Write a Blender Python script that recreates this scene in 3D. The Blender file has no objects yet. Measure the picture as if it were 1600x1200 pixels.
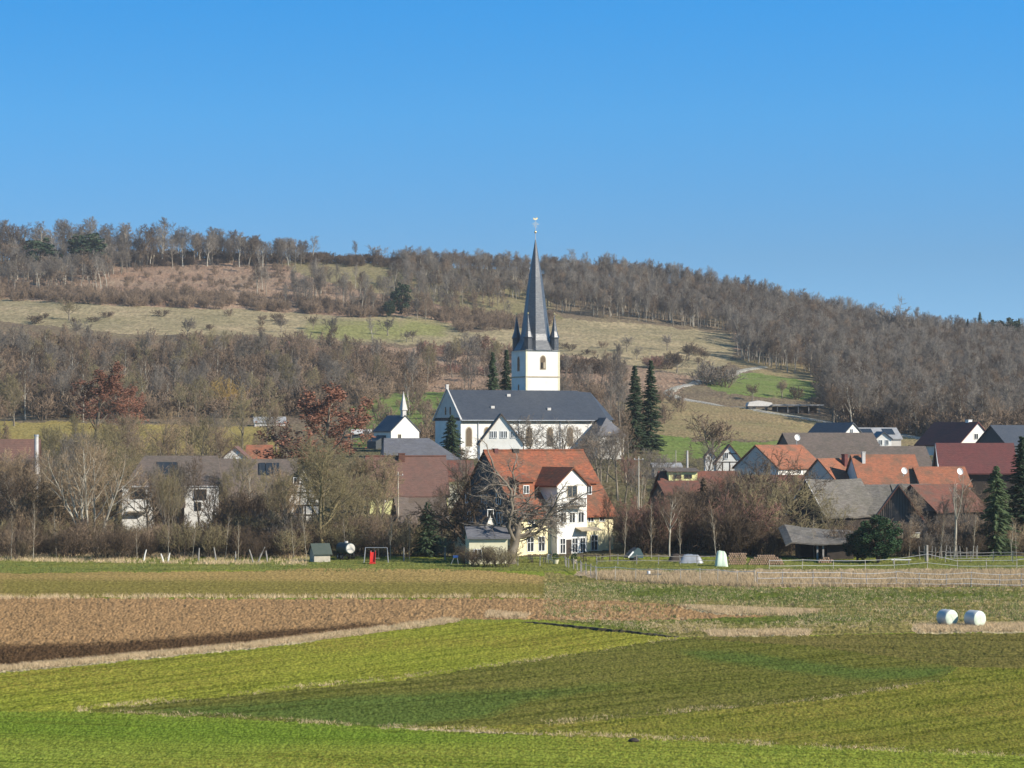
import bpy, math, random
import numpy as np
from mathutils import Vector, Matrix
R = math.radians
rng = np.random.default_rng(7)
random.seed(7)
sc = bpy.context.scene
COL = sc.collection

# ------------------------------------------------------------------ camera, sky, sun, exposure
F = 4000.0          # focal length in photo pixels (1600 wide)
HZ = 676.0          # photo row of the true horizon
CZ = 15.3           # camera height over the valley floor
cam = bpy.data.cameras.new('camera'); camo = bpy.data.objects.new('camera', cam); COL.objects.link(camo)
cam.sensor_width = 36.0; cam.lens = 36.0 * F / 1600.0
cam.shift_y = (HZ - 600.0) / 1600.0
cam.clip_start = 1.0; cam.clip_end = 20000.0
camo.location = (0, 0, CZ); camo.rotation_euler = (R(90), 0, 0)
sc.camera = camo

SUN_AZ = R(62)      # to the right of straight-behind-the-camera
SUN_EL = R(29)
sd = Vector((math.sin(SUN_AZ) * math.cos(SUN_EL), -math.cos(SUN_AZ) * math.cos(SUN_EL), math.sin(SUN_EL)))
sun = bpy.data.lights.new('sun', 'SUN'); suno = bpy.data.objects.new('sun', sun); COL.objects.link(suno)
sun.energy = 5.0; sun.angle = R(0.53); sun.color = (1.0, 0.92, 0.80)
suno.rotation_euler = sd.to_track_quat('Z', 'Y').to_euler(); suno.location = (200, -200, 300)

w = bpy.data.worlds.new('World'); sc.world = w; w.use_nodes = True
nt = w.node_tree; nt.nodes.clear()
wo = nt.nodes.new('ShaderNodeOutputWorld'); bg = nt.nodes.new('ShaderNodeBackground')
sky = nt.nodes.new('ShaderNodeTexSky'); sky.sky_type = 'NISHITA'; sky.sun_disc = False
sky.sun_elevation = SUN_EL
sky.sun_rotation = math.pi - SUN_AZ
sky.altitude = 300; sky.air_density = 1.0; sky.dust_density = 0.15; sky.ozone_density = 4.0
tc = nt.nodes.new('ShaderNodeTexCoord'); mp = nt.nodes.new('ShaderNodeMapping')
mp.inputs['Scale'].default_value = (1, 1, 3.4)
mp.inputs['Location'].default_value = (0, 0, 0.14)
hs = nt.nodes.new('ShaderNodeHueSaturation'); hs.inputs['Saturation'].default_value = 1.12; hs.inputs['Value'].default_value = 1.89; hs.inputs['Hue'].default_value = 0.486
nt.links.new(tc.outputs['Generated'], mp.inputs['Vector']); nt.links.new(mp.outputs['Vector'], sky.inputs['Vector'])
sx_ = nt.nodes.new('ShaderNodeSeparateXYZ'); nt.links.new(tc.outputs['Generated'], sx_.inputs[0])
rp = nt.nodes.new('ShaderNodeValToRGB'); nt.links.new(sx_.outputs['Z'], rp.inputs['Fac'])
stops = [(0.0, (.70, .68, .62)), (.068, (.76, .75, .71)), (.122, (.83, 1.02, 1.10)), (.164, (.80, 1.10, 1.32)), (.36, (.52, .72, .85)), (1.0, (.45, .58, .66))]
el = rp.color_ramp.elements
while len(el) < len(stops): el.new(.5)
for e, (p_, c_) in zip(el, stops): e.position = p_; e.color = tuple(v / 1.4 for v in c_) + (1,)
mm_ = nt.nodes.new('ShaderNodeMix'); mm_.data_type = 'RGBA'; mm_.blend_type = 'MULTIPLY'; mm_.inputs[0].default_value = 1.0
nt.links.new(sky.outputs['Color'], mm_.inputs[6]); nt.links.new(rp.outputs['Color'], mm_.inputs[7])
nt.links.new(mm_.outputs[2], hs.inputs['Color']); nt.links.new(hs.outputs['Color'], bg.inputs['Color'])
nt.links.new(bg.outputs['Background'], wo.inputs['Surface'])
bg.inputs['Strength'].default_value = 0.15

sc.view_settings.view_transform = 'Standard'; sc.view_settings.look = 'None'
sc.view_settings.exposure = 0.5; sc.view_settings.gamma = 1.0; sc.view_settings.use_curve_mapping = False
sc.render.engine = 'CYCLES'
sc.cycles.max_bounces = 4; sc.cycles.diffuse_bounces = 2; sc.cycles.glossy_bounces = 2
sc.cycles.volume_bounces = 0

# ------------------------------------------------------------------ helpers: pixels of the survey -> world
def wx(px, D): return (px - 800.0) * D / F
def zy(D, y): return CZ + D * (HZ - y) / F

def tag(o, label=None, cat=None, group=None, kind=None):
    if label: o['label'] = label
    if cat: o['category'] = cat
    if group: o['group'] = group
    if kind: o['kind'] = kind
    return o

def srgb(r, g, b):
    f = lambda c: ((c / 255.0 + 0.055) / 1.055) ** 2.4 if c > 10 else c / 255.0 / 12.92
    return (f(r), f(g), f(b), 1.0)

# ------------------------------------------------------------------ materials
def newmat(name):
    m = bpy.data.materials.new(name); m.use_nodes = True
    n = m.node_tree; b = n.nodes.get('Principled BSDF')
    return m, n, b

def mixn(n, fac, a, b):
    x = n.nodes.new('ShaderNodeMix'); x.data_type = 'RGBA'
    for s, v in ((x.inputs['Factor'], fac), (x.inputs['A'], a), (x.inputs['B'], b)):
        pass
    ins = {'f': x.inputs[0], 'a': x.inputs[6], 'b': x.inputs[7]}
    for k, v in (('f', fac), ('a', a), ('b', b)):
        if hasattr(v, 'is_linked') or isinstance(v, bpy.types.NodeSocket): n.links.new(v, ins[k])
        else: ins[k].default_value = v
    return x.outputs[2]

def noise(n, vec, scale, detail=3, rough=0.6, lo=0.35, hi=0.65):
    t = n.nodes.new('ShaderNodeTexNoise'); t.inputs['Scale'].default_value = scale
    t.inputs['Detail'].default_value = detail; t.inputs['Roughness'].default_value = rough
    n.links.new(vec, t.inputs['Vector'])
    r = n.nodes.new('ShaderNodeMapRange'); r.inputs['From Min'].default_value = lo; r.inputs['From Max'].default_value = hi
    n.links.new(t.outputs['Fac'], r.inputs['Value'])
    return r.outputs['Result'], t.outputs['Fac']

def mapping(n, rot=0, scale=(1, 1, 1), src='Object'):
    t = n.nodes.new('ShaderNodeTexCoord'); m = n.nodes.new('ShaderNodeMapping')
    m.inputs['Rotation'].default_value = (0, 0, rot); m.inputs['Scale'].default_value = scale
    n.links.new(t.outputs[src], m.inputs['Vector'])
    return m.outputs['Vector']

def ground_mat(name, A, B, C, P=None, dirdeg=0, stretch=0.05, sfreq=1.2, fine=2.5, coarse=0.05, bump=0.5, bdist=0.08, streak=0.5, gap=0.64):
    """A base, B streak colour, C fine speck colour, P the authored patch colour (attribute 'patch')"""
    m, n, b = newmat(name)
    v0 = mapping(n); vs = mapping(n, -R(dirdeg)); 
    # rotate then squash along the rows
    mm = n.nodes.new('ShaderNodeMapping'); mm.inputs['Scale'].default_value = (stretch, 1, 1)
    n.links.new(vs, mm.inputs['Vector']); vs = mm.outputs['Vector']
    s, sraw = noise(n, vs, sfreq, 4, 0.65, 0.35, 0.65)
    f, fraw = noise(n, v0, fine, 4, 0.7, 0.38, 0.62)
    c, craw = noise(n, v0, coarse, 4, 0.6, 0.35, 0.65)
    mu = n.nodes.new('ShaderNodeMath'); mu.operation = 'MULTIPLY'; mu.inputs[1].default_value = streak
    n.links.new(s, mu.inputs[0])
    col = mixn(n, mu.outputs[0], A, B)
    mu2 = n.nodes.new('ShaderNodeMath'); mu2.operation = 'MULTIPLY'
    n.links.new(f, mu2.inputs[0]); n.links.new(c, mu2.inputs[1])
    col = mixn(n, mu2.outputs[0], col, C)
    if P is not None:
        at = n.nodes.new('ShaderNodeAttribute'); at.attribute_name = 'patch'
        ad = n.nodes.new('ShaderNodeMath'); ad.operation = 'MULTIPLY_ADD'; ad.inputs[1].default_value = 2.6; ad.inputs[2].default_value = -1.3
        av = n.nodes.new('ShaderNodeMath'); av.operation = 'MULTIPLY_ADD'; av.inputs[1].default_value = .5; n.links.new(sraw, av.inputs[0]); hf = n.nodes.new('ShaderNodeMath'); hf.operation = 'MULTIPLY'; hf.inputs[1].default_value = .5; n.links.new(fraw, hf.inputs[0]); n.links.new(hf.outputs[0], av.inputs[2])
        n.links.new(av.outputs[0], ad.inputs[0])
        a2 = n.nodes.new('ShaderNodeMath'); a2.operation = 'ADD'; a2.use_clamp = True
        n.links.new(at.outputs['Fac'], a2.inputs[0]); n.links.new(ad.outputs[0], a2.inputs[1])
        a3 = n.nodes.new('ShaderNodeMath'); a3.operation = 'MULTIPLY'
        gt = n.nodes.new('ShaderNodeMath'); gt.operation = 'GREATER_THAN'; gt.inputs[1].default_value = 0.01
        n.links.new(at.outputs['Fac'], gt.inputs[0]); n.links.new(a2.outputs[0], a3.inputs[0]); n.links.new(gt.outputs[0], a3.inputs[1])
        col = mixn(n, a3.outputs[0], col, P)
    g1, graw = noise(n, mapping(n, 0, (1.6, .45, 1)), fine * 1.5, 2, 0.7, 0.40, 0.60)
    gm = n.nodes.new('ShaderNodeMapRange'); gm.inputs['To Min'].default_value = gap; gm.inputs['To Max'].default_value = 1.22
    n.links.new(g1, gm.inputs['Value'])
    hv = n.nodes.new('ShaderNodeHueSaturation'); n.links.new(col, hv.inputs['Color']); 
    sm = n.nodes.new('ShaderNodeMapRange'); sm.inputs['From Min'].default_value = .37; sm.inputs['From Max'].default_value = .50; sm.inputs['To Min'].default_value = 1.0 - (1 - gap)*.7; sm.inputs['To Max'].default_value = 1.06; n.links.new(sraw, sm.inputs['Value'])
    pm = n.nodes.new('ShaderNodeMath'); pm.operation = 'MULTIPLY'; n.links.new(gm.outputs['Result'], pm.inputs[0]); n.links.new(sm.outputs['Result'], pm.inputs[1]); n.links.new(pm.outputs[0], hv.inputs['Value']); col = hv.outputs['Color']
    n.links.new(col, b.inputs['Base Color']); b.inputs['Roughness'].default_value = 0.95
    b.inputs['Specular IOR Level'].default_value = 0.0
    bp = n.nodes.new('ShaderNodeBump'); bp.inputs['Strength'].default_value = bump; bp.inputs['Distance'].default_value = bdist
    ah = n.nodes.new('ShaderNodeMath'); ah.operation = 'ADD'; n.links.new(fraw, ah.inputs[0]); n.links.new(sraw, ah.inputs[1])
    n.links.new(ah.outputs[0], bp.inputs['Height']); n.links.new(bp.outputs['Normal'], b.inputs['Normal'])
    return m

def plain(name, A, B=None, scale=1.5, rough=0.85, spec=0.3, metal=0.0, bump=0.0, stretch=(1, 1, 1)):
    m, n, b = newmat(name)
    v = mapping(n, 0, stretch)
    f, raw = noise(n, v, scale, 5, 0.65, 0.3, 0.7)
    n.links.new(mixn(n, f, A, B or A), b.inputs['Base Color'])
    b.inputs['Roughness'].default_value = rough; b.inputs['Specular IOR Level'].default_value = spec; b.inputs['Metallic'].default_value = metal
    if bump:
        bp = n.nodes.new('ShaderNodeBump'); bp.inputs['Strength'].default_value = bump; bp.inputs['Distance'].default_value = 0.03
        n.links.new(raw, bp.inputs['Height']); n.links.new(bp.outputs['Normal'], b.inputs['Normal'])
    return m

def leafy(name, A, B, vary=0.25, trans=0.0):
    """bark, twigs and foliage: colour varies per tree and along it"""
    m, n, b = newmat(name)
    v = mapping(n)
    f, raw = noise(n, v, 0.9, 2, 0.5, 0.35, 0.65)
    col = mixn(n, f, A, B)
    oi = n.nodes.new('ShaderNodeObjectInfo')
    mr = n.nodes.new('ShaderNodeMapRange'); mr.inputs['To Min'].default_value = 1 - vary; mr.inputs['To Max'].default_value = 1 + vary
    n.links.new(oi.outputs['Random'], mr.inputs['Value'])
    h = n.nodes.new('ShaderNodeHueSaturation'); n.links.new(col, h.inputs['Color']); n.links.new(mr.outputs['Result'], h.inputs['Value'])
    n.links.new(h.outputs['Color'], b.inputs['Base Color'])
    b.inputs['Roughness'].default_value = 0.85; b.inputs['Specular IOR Level'].default_value = 0.2
    return m

def tiles(name, A, B, C, row=0.34, stain=0.35, bump=0.6, rough=0.8, spec=0.3):
    """roof covering: courses run level (bands of height), tiles vary, lichen and soot patches"""
    m, n, b = newmat(name)
    v = mapping(n)
    sx = n.nodes.new('ShaderNodeSeparateXYZ'); n.links.new(v, sx.inputs[0])
    fr = n.nodes.new('ShaderNodeMath'); fr.operation = 'FRACT'
    dv = n.nodes.new('ShaderNodeMath'); dv.operation = 'DIVIDE'; dv.inputs[1].default_value = row * 0.7
    n.links.new(sx.outputs['Z'], dv.inputs[0]); n.links.new(dv.outputs[0], fr.inputs[0])
    vt = mapping(n, 0, (1, 1, 3))
    vo = n.nodes.new('ShaderNodeTexVoronoi'); vo.inputs['Scale'].default_value = 2.6; n.links.new(vt, vo.inputs['Vector'])
    sp = n.nodes.new('ShaderNodeSeparateColor'); n.links.new(vo.outputs['Color'], sp.inputs[0])
    mr = n.nodes.new('ShaderNodeMapRange'); mr.inputs['To Min'].default_value = 0; mr.inputs['To Max'].default_value = 1
    n.links.new(sp.outputs[0], mr.inputs['Value'])
    col = mixn(n, mr.outputs['Result'], A, B)
    f, raw = noise(n, v, 0.5, 6, 0.75, 0.42, 0.68)
    mu = n.nodes.new('ShaderNodeMath'); mu.operation = 'MULTIPLY'; mu.inputs[1].default_value = stain; n.links.new(f, mu.inputs[0])
    col = mixn(n, mu.outputs[0], col, C)
    n.links.new(col, b.inputs['Base Color']); b.inputs['Roughness'].default_value = rough; b.inputs['Specular IOR Level'].default_value = spec
    ad = n.nodes.new('ShaderNodeMath'); ad.operation = 'ADD'; n.links.new(fr.outputs[0], ad.inputs[0]); n.links.new(sp.outputs[1], ad.inputs[1])
    bp = n.nodes.new('ShaderNodeBump'); bp.inputs['Strength'].default_value = bump; bp.inputs['Distance'].default_value = 0.05
    n.links.new(ad.outputs[0], bp.inputs['Height']); n.links.new(bp.outputs['Normal'], b.inputs['Normal'])
    return m

M = {}
M['plaster'] = plain('white_plaster', (0.80, 0.78, 0.73, 1), (0.66, 0.64, 0.58, 1), 0.6, 0.9, 0.2, 0, 0.15)
M['plaster_dirty'] = plain('weathered_white_plaster', (0.72, 0.70, 0.64, 1), (0.50, 0.47, 0.41, 1), 0.8, 0.9, 0.2, 0, 0.2)
M['yellow'] = plain('yellow_plaster', (0.82, 0.74, 0.48, 1), (0.72, 0.63, 0.38, 1), 0.7, 0.9, 0.2, 0, 0.15)
M['lemon'] = plain('pale_yellow_plaster', (0.78, 0.76, 0.36, 1), (0.68, 0.66, 0.30, 1), 0.7, 0.9)
M['cream'] = plain('cream_plaster', (0.72, 0.68, 0.48, 1), (0.60, 0.55, 0.38, 1), 0.7, 0.9)
M['grey_and_shade'] = plain('grey_and_shaded_plaster', (0.60, 0.56, 0.50, 1), (0.50, 0.46, 0.42, 1), 0.7, 0.9)  # grey walls, and gables with their shade put into the colour
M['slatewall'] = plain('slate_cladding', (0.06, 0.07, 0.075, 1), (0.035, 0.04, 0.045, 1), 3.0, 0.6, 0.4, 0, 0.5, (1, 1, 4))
M['brownwall'] = plain('brown_boarding', (0.16, 0.12, 0.09, 1), (0.09, 0.07, 0.055, 1), 2.0, 0.9, 0.2, 0, 0.6, (6, 6, 0.3))
M['barnwood'] = plain('weathered_barn_boards', (0.20, 0.175, 0.15, 1), (0.075, 0.06, 0.05, 1), 1.1, 0.9, 0.2, 0, 0.8, (5, 5, 0.2))
M['greywood'] = plain('grey_weathered_wood', (0.36, 0.34, 0.31, 1), (0.22, 0.20, 0.18, 1), 2.0, 0.9, 0.2, 0, 0.4)
M['palewood'] = plain('pale_wood', (0.50, 0.46, 0.38, 1), (0.36, 0.32, 0.25, 1), 2.0, 0.9)
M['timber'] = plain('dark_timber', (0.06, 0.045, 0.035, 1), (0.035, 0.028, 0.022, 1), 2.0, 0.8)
M['stone'] = plain('sandstone_trim', (0.45, 0.38, 0.27, 1), (0.36, 0.30, 0.21, 1), 1.5, 0.9)
M['brownstone'] = plain('brown_window_tracery', (0.18, 0.13, 0.08, 1), (0.10, 0.075, 0.05, 1), 3.0, 0.8)
M['glass'] = plain('dark_window_glass', (0.02, 0.025, 0.03, 1), (0.035, 0.04, 0.045, 1), 0.8, 0.12, 0.6)
M['white'] = plain('white_paint', (0.80, 0.80, 0.78, 1), (0.68, 0.68, 0.66, 1), 1.5, 0.6)
M['metal'] = plain('grey_metal', (0.42, 0.44, 0.46, 1), (0.30, 0.31, 0.33, 1), 1.5, 0.45, 0.5, 0.3)
M['gold'] = plain('gilded_metal', (0.75, 0.60, 0.32, 1), (0.60, 0.46, 0.22, 1), 3.0, 0.35, 0.5, 0.6)
M['black'] = plain('dark_void', (0.02, 0.02, 0.02, 1), (0.03, 0.028, 0.025, 1), 1.0, 0.9)
M['red'] = plain('red_plastic', (0.60, 0.035, 0.025, 1), (0.48, 0.03, 0.02, 1), 2.0, 0.5)
M['blue'] = plain('blue_plastic', (0.03, 0.12, 0.42, 1), (0.025, 0.09, 0.30, 1), 2.0, 0.5)
M['teal'] = plain('green_grey_tarpaulin', (0.03, 0.06, 0.065, 1), (0.05, 0.085, 0.095, 1), 1.0, 0.5)
M['mint'] = plain('pale_green_tarpaulin', (0.62, 0.72, 0.58, 1), (0.50, 0.60, 0.46, 1), 1.2, 0.6, 0.3, 0, 0.4)
M['bale'] = plain('bale_wrap', (0.62, 0.68, 0.56, 1), (0.52, 0.59, 0.47, 1), 2.5, 0.42, 0.5, 0, 0.5)
M['bale_side'] = plain('bale_wrap_side', (0.58, 0.58, 0.55, 1), (0.48, 0.48, 0.46, 1), 2.0, 0.35, 0.5, 0, 0.5)
M['felt'] = plain('green_roof_felt', (0.05, 0.07, 0.06, 1), (0.07, 0.085, 0.07, 1), 2.0, 0.9)
M['logs'] = plain('stacked_firewood', (0.45, 0.30, 0.20, 1), (0.16, 0.10, 0.07, 1), 5.0, 0.9, 0.2, 0, 0.8)
M['rubber'] = plain('black_rubber', (0.02, 0.02, 0.02, 1), (0.03, 0.03, 0.03, 1), 2.0, 0.8)
M['coping'] = plain('pale_roof_coping', (0.60, 0.58, 0.55, 1), (0.45, 0.43, 0.40, 1), 1.5, 0.8)
# roofs
M['slate'] = tiles('blue_slate_roof', (0.035, 0.042, 0.055, 1), (0.055, 0.063, 0.078, 1), (0.08, 0.085, 0.09, 1), 0.3, 0.25, 0.25, 0.5, 0.5)
M['spire'] = tiles('spire_slate', (0.05, 0.057, 0.068, 1), (0.085, 0.092, 0.102, 1), (0.05, 0.055, 0.06, 1), 0.5, 0.4, 0.25, 0.34, 0.7)
M['slate_grey'] = tiles('grey_fibre_slate', (0.12, 0.12, 0.135, 1), (0.16, 0.16, 0.17, 1), (0.09, 0.085, 0.08, 1), 0.4, 0.5, 0.4)
M['orange'] = tiles('bright_clay_tiles', (0.32, 0.10, 0.046, 1), (0.19, 0.064, 0.036, 1), (0.10, 0.07, 0.045, 1), 0.42, 0.95, 1.0)
M['orange2'] = tiles('orange_clay_tiles', (0.37, 0.135, 0.07, 1), (0.26, 0.10, 0.055, 1), (0.14, 0.095, 0.062, 1), 0.4, 0.95, 0.6)
M['redtile'] = tiles('red_clay_tiles', (0.20, 0.075, 0.048, 1), (0.14, 0.055, 0.04, 1), (0.10, 0.07, 0.05, 1), 0.4, 0.9, 0.6)
M['browntile'] = tiles('brown_clay_tiles', (0.19, 0.10, 0.075, 1), (0.145, 0.08, 0.062, 1), (0.10, 0.075, 0.06, 1), 0.4, 0.5, 0.5)
M['maroon'] = tiles('maroon_tiles', (0.17, 0.055, 0.048, 1), (0.13, 0.045, 0.04, 1), (0.09, 0.05, 0.045, 1), 0.4, 0.5, 0.5)
M['oldtile'] = tiles('old_grey_brown_tiles', (0.17, 0.13, 0.105, 1), (0.12, 0.095, 0.078, 1), (0.085, 0.08, 0.062, 1), 0.45, 0.6, 0.8)
M['oldgrey'] = tiles('lichened_grey_tiles', (0.20, 0.18, 0.155, 1), (0.13, 0.115, 0.10, 1), (0.09, 0.085, 0.06, 1), 0.55, 0.6, 1.0)
M['flatroof'] = plain('pale_sheet_roof', (0.38, 0.38, 0.38, 1), (0.28, 0.27, 0.26, 1), 0.8, 0.6)
# plants
M['bark_grey'] = leafy('grey_brown_twigs', (0.225, 0.192, 0.155, 1), (0.145, 0.124, 0.10, 1))
M['bark_lightgrey'] = leafy('light_grey_twigs', (0.25, 0.218, 0.18, 1), (0.165, 0.145, 0.122, 1))
M['bark_warm'] = leafy('warm_brown_twigs', (0.25, 0.18, 0.118, 1), (0.16, 0.116, 0.080, 1))
M['bark_olive'] = leafy('lichened_olive_twigs', (0.27, 0.225, 0.115, 1), (0.17, 0.14, 0.08, 1))
M['bark_tan'] = leafy('tan_willow_twigs', (0.36, 0.265, 0.16, 1), (0.235, 0.17, 0.105, 1))
M['bark_dark'] = leafy('dark_twigs', (0.13, 0.092, 0.060, 1), (0.085, 0.061, 0.042, 1))
M['bark_red'] = leafy('reddish_twigs', (0.27, 0.14, 0.105, 1), (0.17, 0.095, 0.075, 1))
M['bark_pale'] = leafy('pale_smooth_bark', (0.42, 0.38, 0.30, 1), (0.28, 0.25, 0.20, 1), 0.15)
M['bark_trunk'] = leafy('trunk_bark', (0.24, 0.205, 0.155, 1), (0.14, 0.115, 0.085, 1), 0.2)
M['leaf_copper'] = leafy('dry_copper_leaves', (0.27, 0.125, 0.08, 1), (0.19, 0.092, 0.06, 1))
M['leaf_gold'] = leafy('yellow_twigs', (0.42, 0.28, 0.075, 1), (0.30, 0.20, 0.065, 1))
M['needle'] = leafy('spruce_needles', (0.030, 0.050, 0.026, 1), (0.05, 0.075, 0.036, 1))
M['needle_light'] = leafy('light_spruce_needles', (0.055, 0.085, 0.038, 1), (0.085, 0.115, 0.05, 1))
M['ivy'] = leafy('ivy_leaves', (0.022, 0.055, 0.022, 1), (0.045, 0.085, 0.034, 1))
M['drygrass'] = leafy('dry_grass', (0.68, 0.51, 0.31, 1), (0.50, 0.38, 0.22, 1))
M['greengrass'] = leafy('green_grass_blades', (0.13, 0.19, 0.045, 1), (0.19, 0.20, 0.065, 1))

# ------------------------------------------------------------------ mesh builder
class MB:
    def __init__(s): s.v = []; s.f = []
    def add(s, vs, fs):
        o = len(s.v); s.v += [tuple(v) for v in vs]; s.f += [tuple(i + o for i in f) for f in fs]; return s
    def box(s, x0, x1, y0, y1, z0, z1):
        return s.add([(x0,y0,z0),(x1,y0,z0),(x1,y1,z0),(x0,y1,z0),(x0,y0,z1),(x1,y0,z1),(x1,y1,z1),(x0,y1,z1)],
                     [(0,3,2,1),(4,5,6,7),(0,1,5,4),(1,2,6,5),(2,3,7,6),(3,0,4,7)])
    def prism(s, poly, axis, a, b):
        """poly in the two other axes, extruded from a to b along axis"""
        n = len(poly)
        def p(q, t):
            return (t, q[0], q[1]) if axis == 'x' else ((q[0], t, q[1]) if axis == 'y' else (q[0], q[1], t))
        vs = [p(q, a) for q in poly] + [p(q, b) for q in poly]
        return s.add(vs, [tuple(range(n))[::-1], tuple(range(n, 2*n))] + [(i, (i+1) % n, n + (i+1) % n, n + i) for i in range(n)])
    def bar(s, p, q, w, h=None):
        """square bar from p to q"""
        return s.tube([p, q], [w/2, (h or w)/2], 4)
    def tube(s, pts, rad, sides=6, cap=True):
        pts = [Vector(p) for p in pts]; o = len(s.v); n = len(pts)
        if not hasattr(rad, '__len__'): rad = [rad] * n
        for i, p in enumerate(pts):
            d = (pts[min(i+1, n-1)] - pts[max(i-1, 0)]).normalized()
            a = d.cross(Vector((0, 0, 1)) if abs(d.z) < .9 else Vector((1, 0, 0))).normalized(); b = d.cross(a)
            for k in range(sides):
                t = 2 * math.pi * (k + .5) / sides
                s.v.append(tuple(p + (a * math.cos(t) + b * math.sin(t)) * rad[i]))
        for i in range(n-1):
            for k in range(sides):
                k2 = (k+1) % sides
                s.f.append((o+i*sides+k, o+i*sides+k2, o+(i+1)*sides+k2, o+(i+1)*sides+k))
        if cap:
            s.f.append(tuple(o + k for k in range(sides))[::-1]); s.f.append(tuple(o + (n-1)*sides + k for k in range(sides)))
        return s
    def lathe(s, prof, c=(0, 0, 0), sides=12, ang0=0.0):
        o = len(s.v)
        for r, z in prof:
            for k in range(sides):
                t = ang0 + 2*math.pi*k/sides
                s.v.append((c[0]+r*math.cos(t), c[1]+r*math.sin(t), c[2]+z))
        for i in range(len(prof)-1):
            for k in range(sides):
                k2 = (k+1) % sides
                s.f.append((o+i*sides+k, o+i*sides+k2, o+(i+1)*sides+k2, o+(i+1)*sides+k))
        s.f.append(tuple(o + k for k in range(sides))[::-1]); s.f.append(tuple(o+(len(prof)-1)*sides+k for k in range(sides)))
        return s
    def build(s, name, mat, parent=None, smooth=False, loc=None, rz=0):
        used = sorted({i for f in s.f for i in f}); ix = {a: k for k, a in enumerate(used)}
        me = bpy.data.meshes.new(name); me.from_pydata([s.v[a] for a in used], [], [tuple(ix[i] for i in f) for f in s.f]); me.materials.append(mat)
        if smooth: me.shade_smooth()
        o = bpy.data.objects.new(name, me); COL.objects.link(o)
        if parent: o.parent = parent
        if loc: o.location = loc
        o.rotation_euler[2] = rz
        return o

def empty(name, loc, rz=0):
    o = bpy.data.objects.new(name, None); o.empty_display_size = 0.5; COL.objects.link(o)
    o.location = loc; o.rotation_euler = (0, 0, rz)
    return o

# ------------------------------------------------------------------ terrain
def vnoise(x, y, seed=0):
    """smooth value noise, numpy"""
    xi = np.floor(x).astype(np.int64); yi = np.floor(y).astype(np.int64); fx = x - xi; fy = y - yi
    def h(a, b):
        n = (a * 374761393 + b * 668265263 + seed * 1442695041) & 0x7fffffff
        n = ((n ^ (n >> 13)) * 1274126177) & 0x7fffffff
        return ((n ^ (n >> 16)) & 0xffff) / 65535.0
    fx = fx*fx*(3-2*fx); fy = fy*fy*(3-2*fy)
    return (h(xi, yi)*(1-fx)+h(xi+1, yi)*fx)*(1-fy) + (h(xi, yi+1)*(1-fx)+h(xi+1, yi+1)*fx)*fy - 0.5

SD = [310, 400, 470, 560, 650, 750, 850, 950, 1050, 1150, 1250]
SP = [0, 200, 400, 600, 800, 1000, 1200, 1400, 1600]
SY = [[873,775,725,692,662,612,560,507,472,440,404],
      [873,775,725,693,665,615,566,515,478,440,400],
      [873,775,725,695,668,625,572,522,486,445,400],
      [873,775,722,692,660,625,585,545,500,452,406],
      [873,780,715,690,655,622,590,558,520,468,420],
      [873,790,717,690,655,622,595,570,528,490,440],
      [873,795,732,700,668,636,605,578,548,512,472],
      [873,800,745,705,690,665,632,598,568,545,522],
      [873,800,745,705,690,668,640,608,580,558,540]]
_D = np.arange(0, 6001, 5.0)
_P = np.arange(-2400, 4001, 50.0)
_T = np.zeros((len(_P), len(_D)))
_sz = np.array([[CZ + d * (HZ - y) / F for d, y in zip(SD, row)] for row in SY])
_ext = np.array([1400, 1700, 2200, 3200, 6000.0])
for i, p in enumerate(_P):
    col = np.array([np.interp(p, SP, _sz[:, k]) for k in range(len(SD))])
    zr = col[-1]
    far2 = CZ + 1700 * (HZ - 533) / F
    fr = min(max((p - 1330) / 120.0, 0), 1)
    e = [zr - 14, (zr - 45) * (1 - fr) + far2 * fr, (zr - 70) * (1 - fr) + (far2 - 30) * fr, zr - 90, zr - 120]
    dd = np.concatenate([[0, 290], SD, _ext]); zz = np.concatenate([[0, 0], col, e])
    _T[i] = np.interp(_D, dd, zz)
def _smooth(a, n, ax):
    k = np.hanning(n + 2)[1:-1]; k /= k.sum()
    pad = [(0, 0), (0, 0)]; pad[ax] = (n // 2, n // 2)
    b = np.pad(a, pad, mode='edge')
    return np.apply_along_axis(lambda r: np.convolve(r, k, 'valid'), ax, b)
_T = _smooth(_T, 7, 0)
Ts = _smooth(_T, 11, 1); Ts[:, _D < 300] = 0
_T = Ts
near = np.clip(1 - _D / 110.0, 0, 1) ** 2 * 13.5
_T = _T + near[None, :]
def ground(X, Y):
    X = np.asarray(X, float); Y = np.maximum(np.asarray(Y, float), 2.0)
    px = np.clip(800 + F * X / Y, _P[0], _P[-1] - 1); d = np.clip(Y, 0, 5990)
    a = (px - _P[0]) / 50.0; b = d / 5.0
    i = np.floor(a).astype(int); j = np.floor(b).astype(int); fa = a - i; fb = b - j
    z = (_T[i, j]*(1-fa)+_T[i+1, j]*fa)*(1-fb) + (_T[i, j+1]*(1-fa)+_T[i+1, j+1]*fa)*fb
    amp = np.clip((Y - 330) / 300.0, 0, 1)
    z = z + amp * (2.2 * vnoise(X / 45.0, Y / 45.0, 3) + 0.9 * vnoise(X / 14.0, Y / 14.0, 5)) + 0.25 * vnoise(X / 30.0, Y / 22.0, 9) * (Y > 90)
    return z
def gz(px, D): return float(ground(wx(px, D), D))

def inpoly(px, y, poly):
    r = np.zeros(px.shape, bool); n = len(poly); j = n - 1
    for i in range(n):
        xi, yi = poly[i]; xj, yj = poly[j]
        c = ((yi > y) != (yj > y))
        with np.errstate(divide='ignore', invalid='ignore'):
            r ^= c & (px < (xj - xi) * (y - yi) / (yj - yi + 1e-12) + xi)
        j = i
    return r

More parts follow.
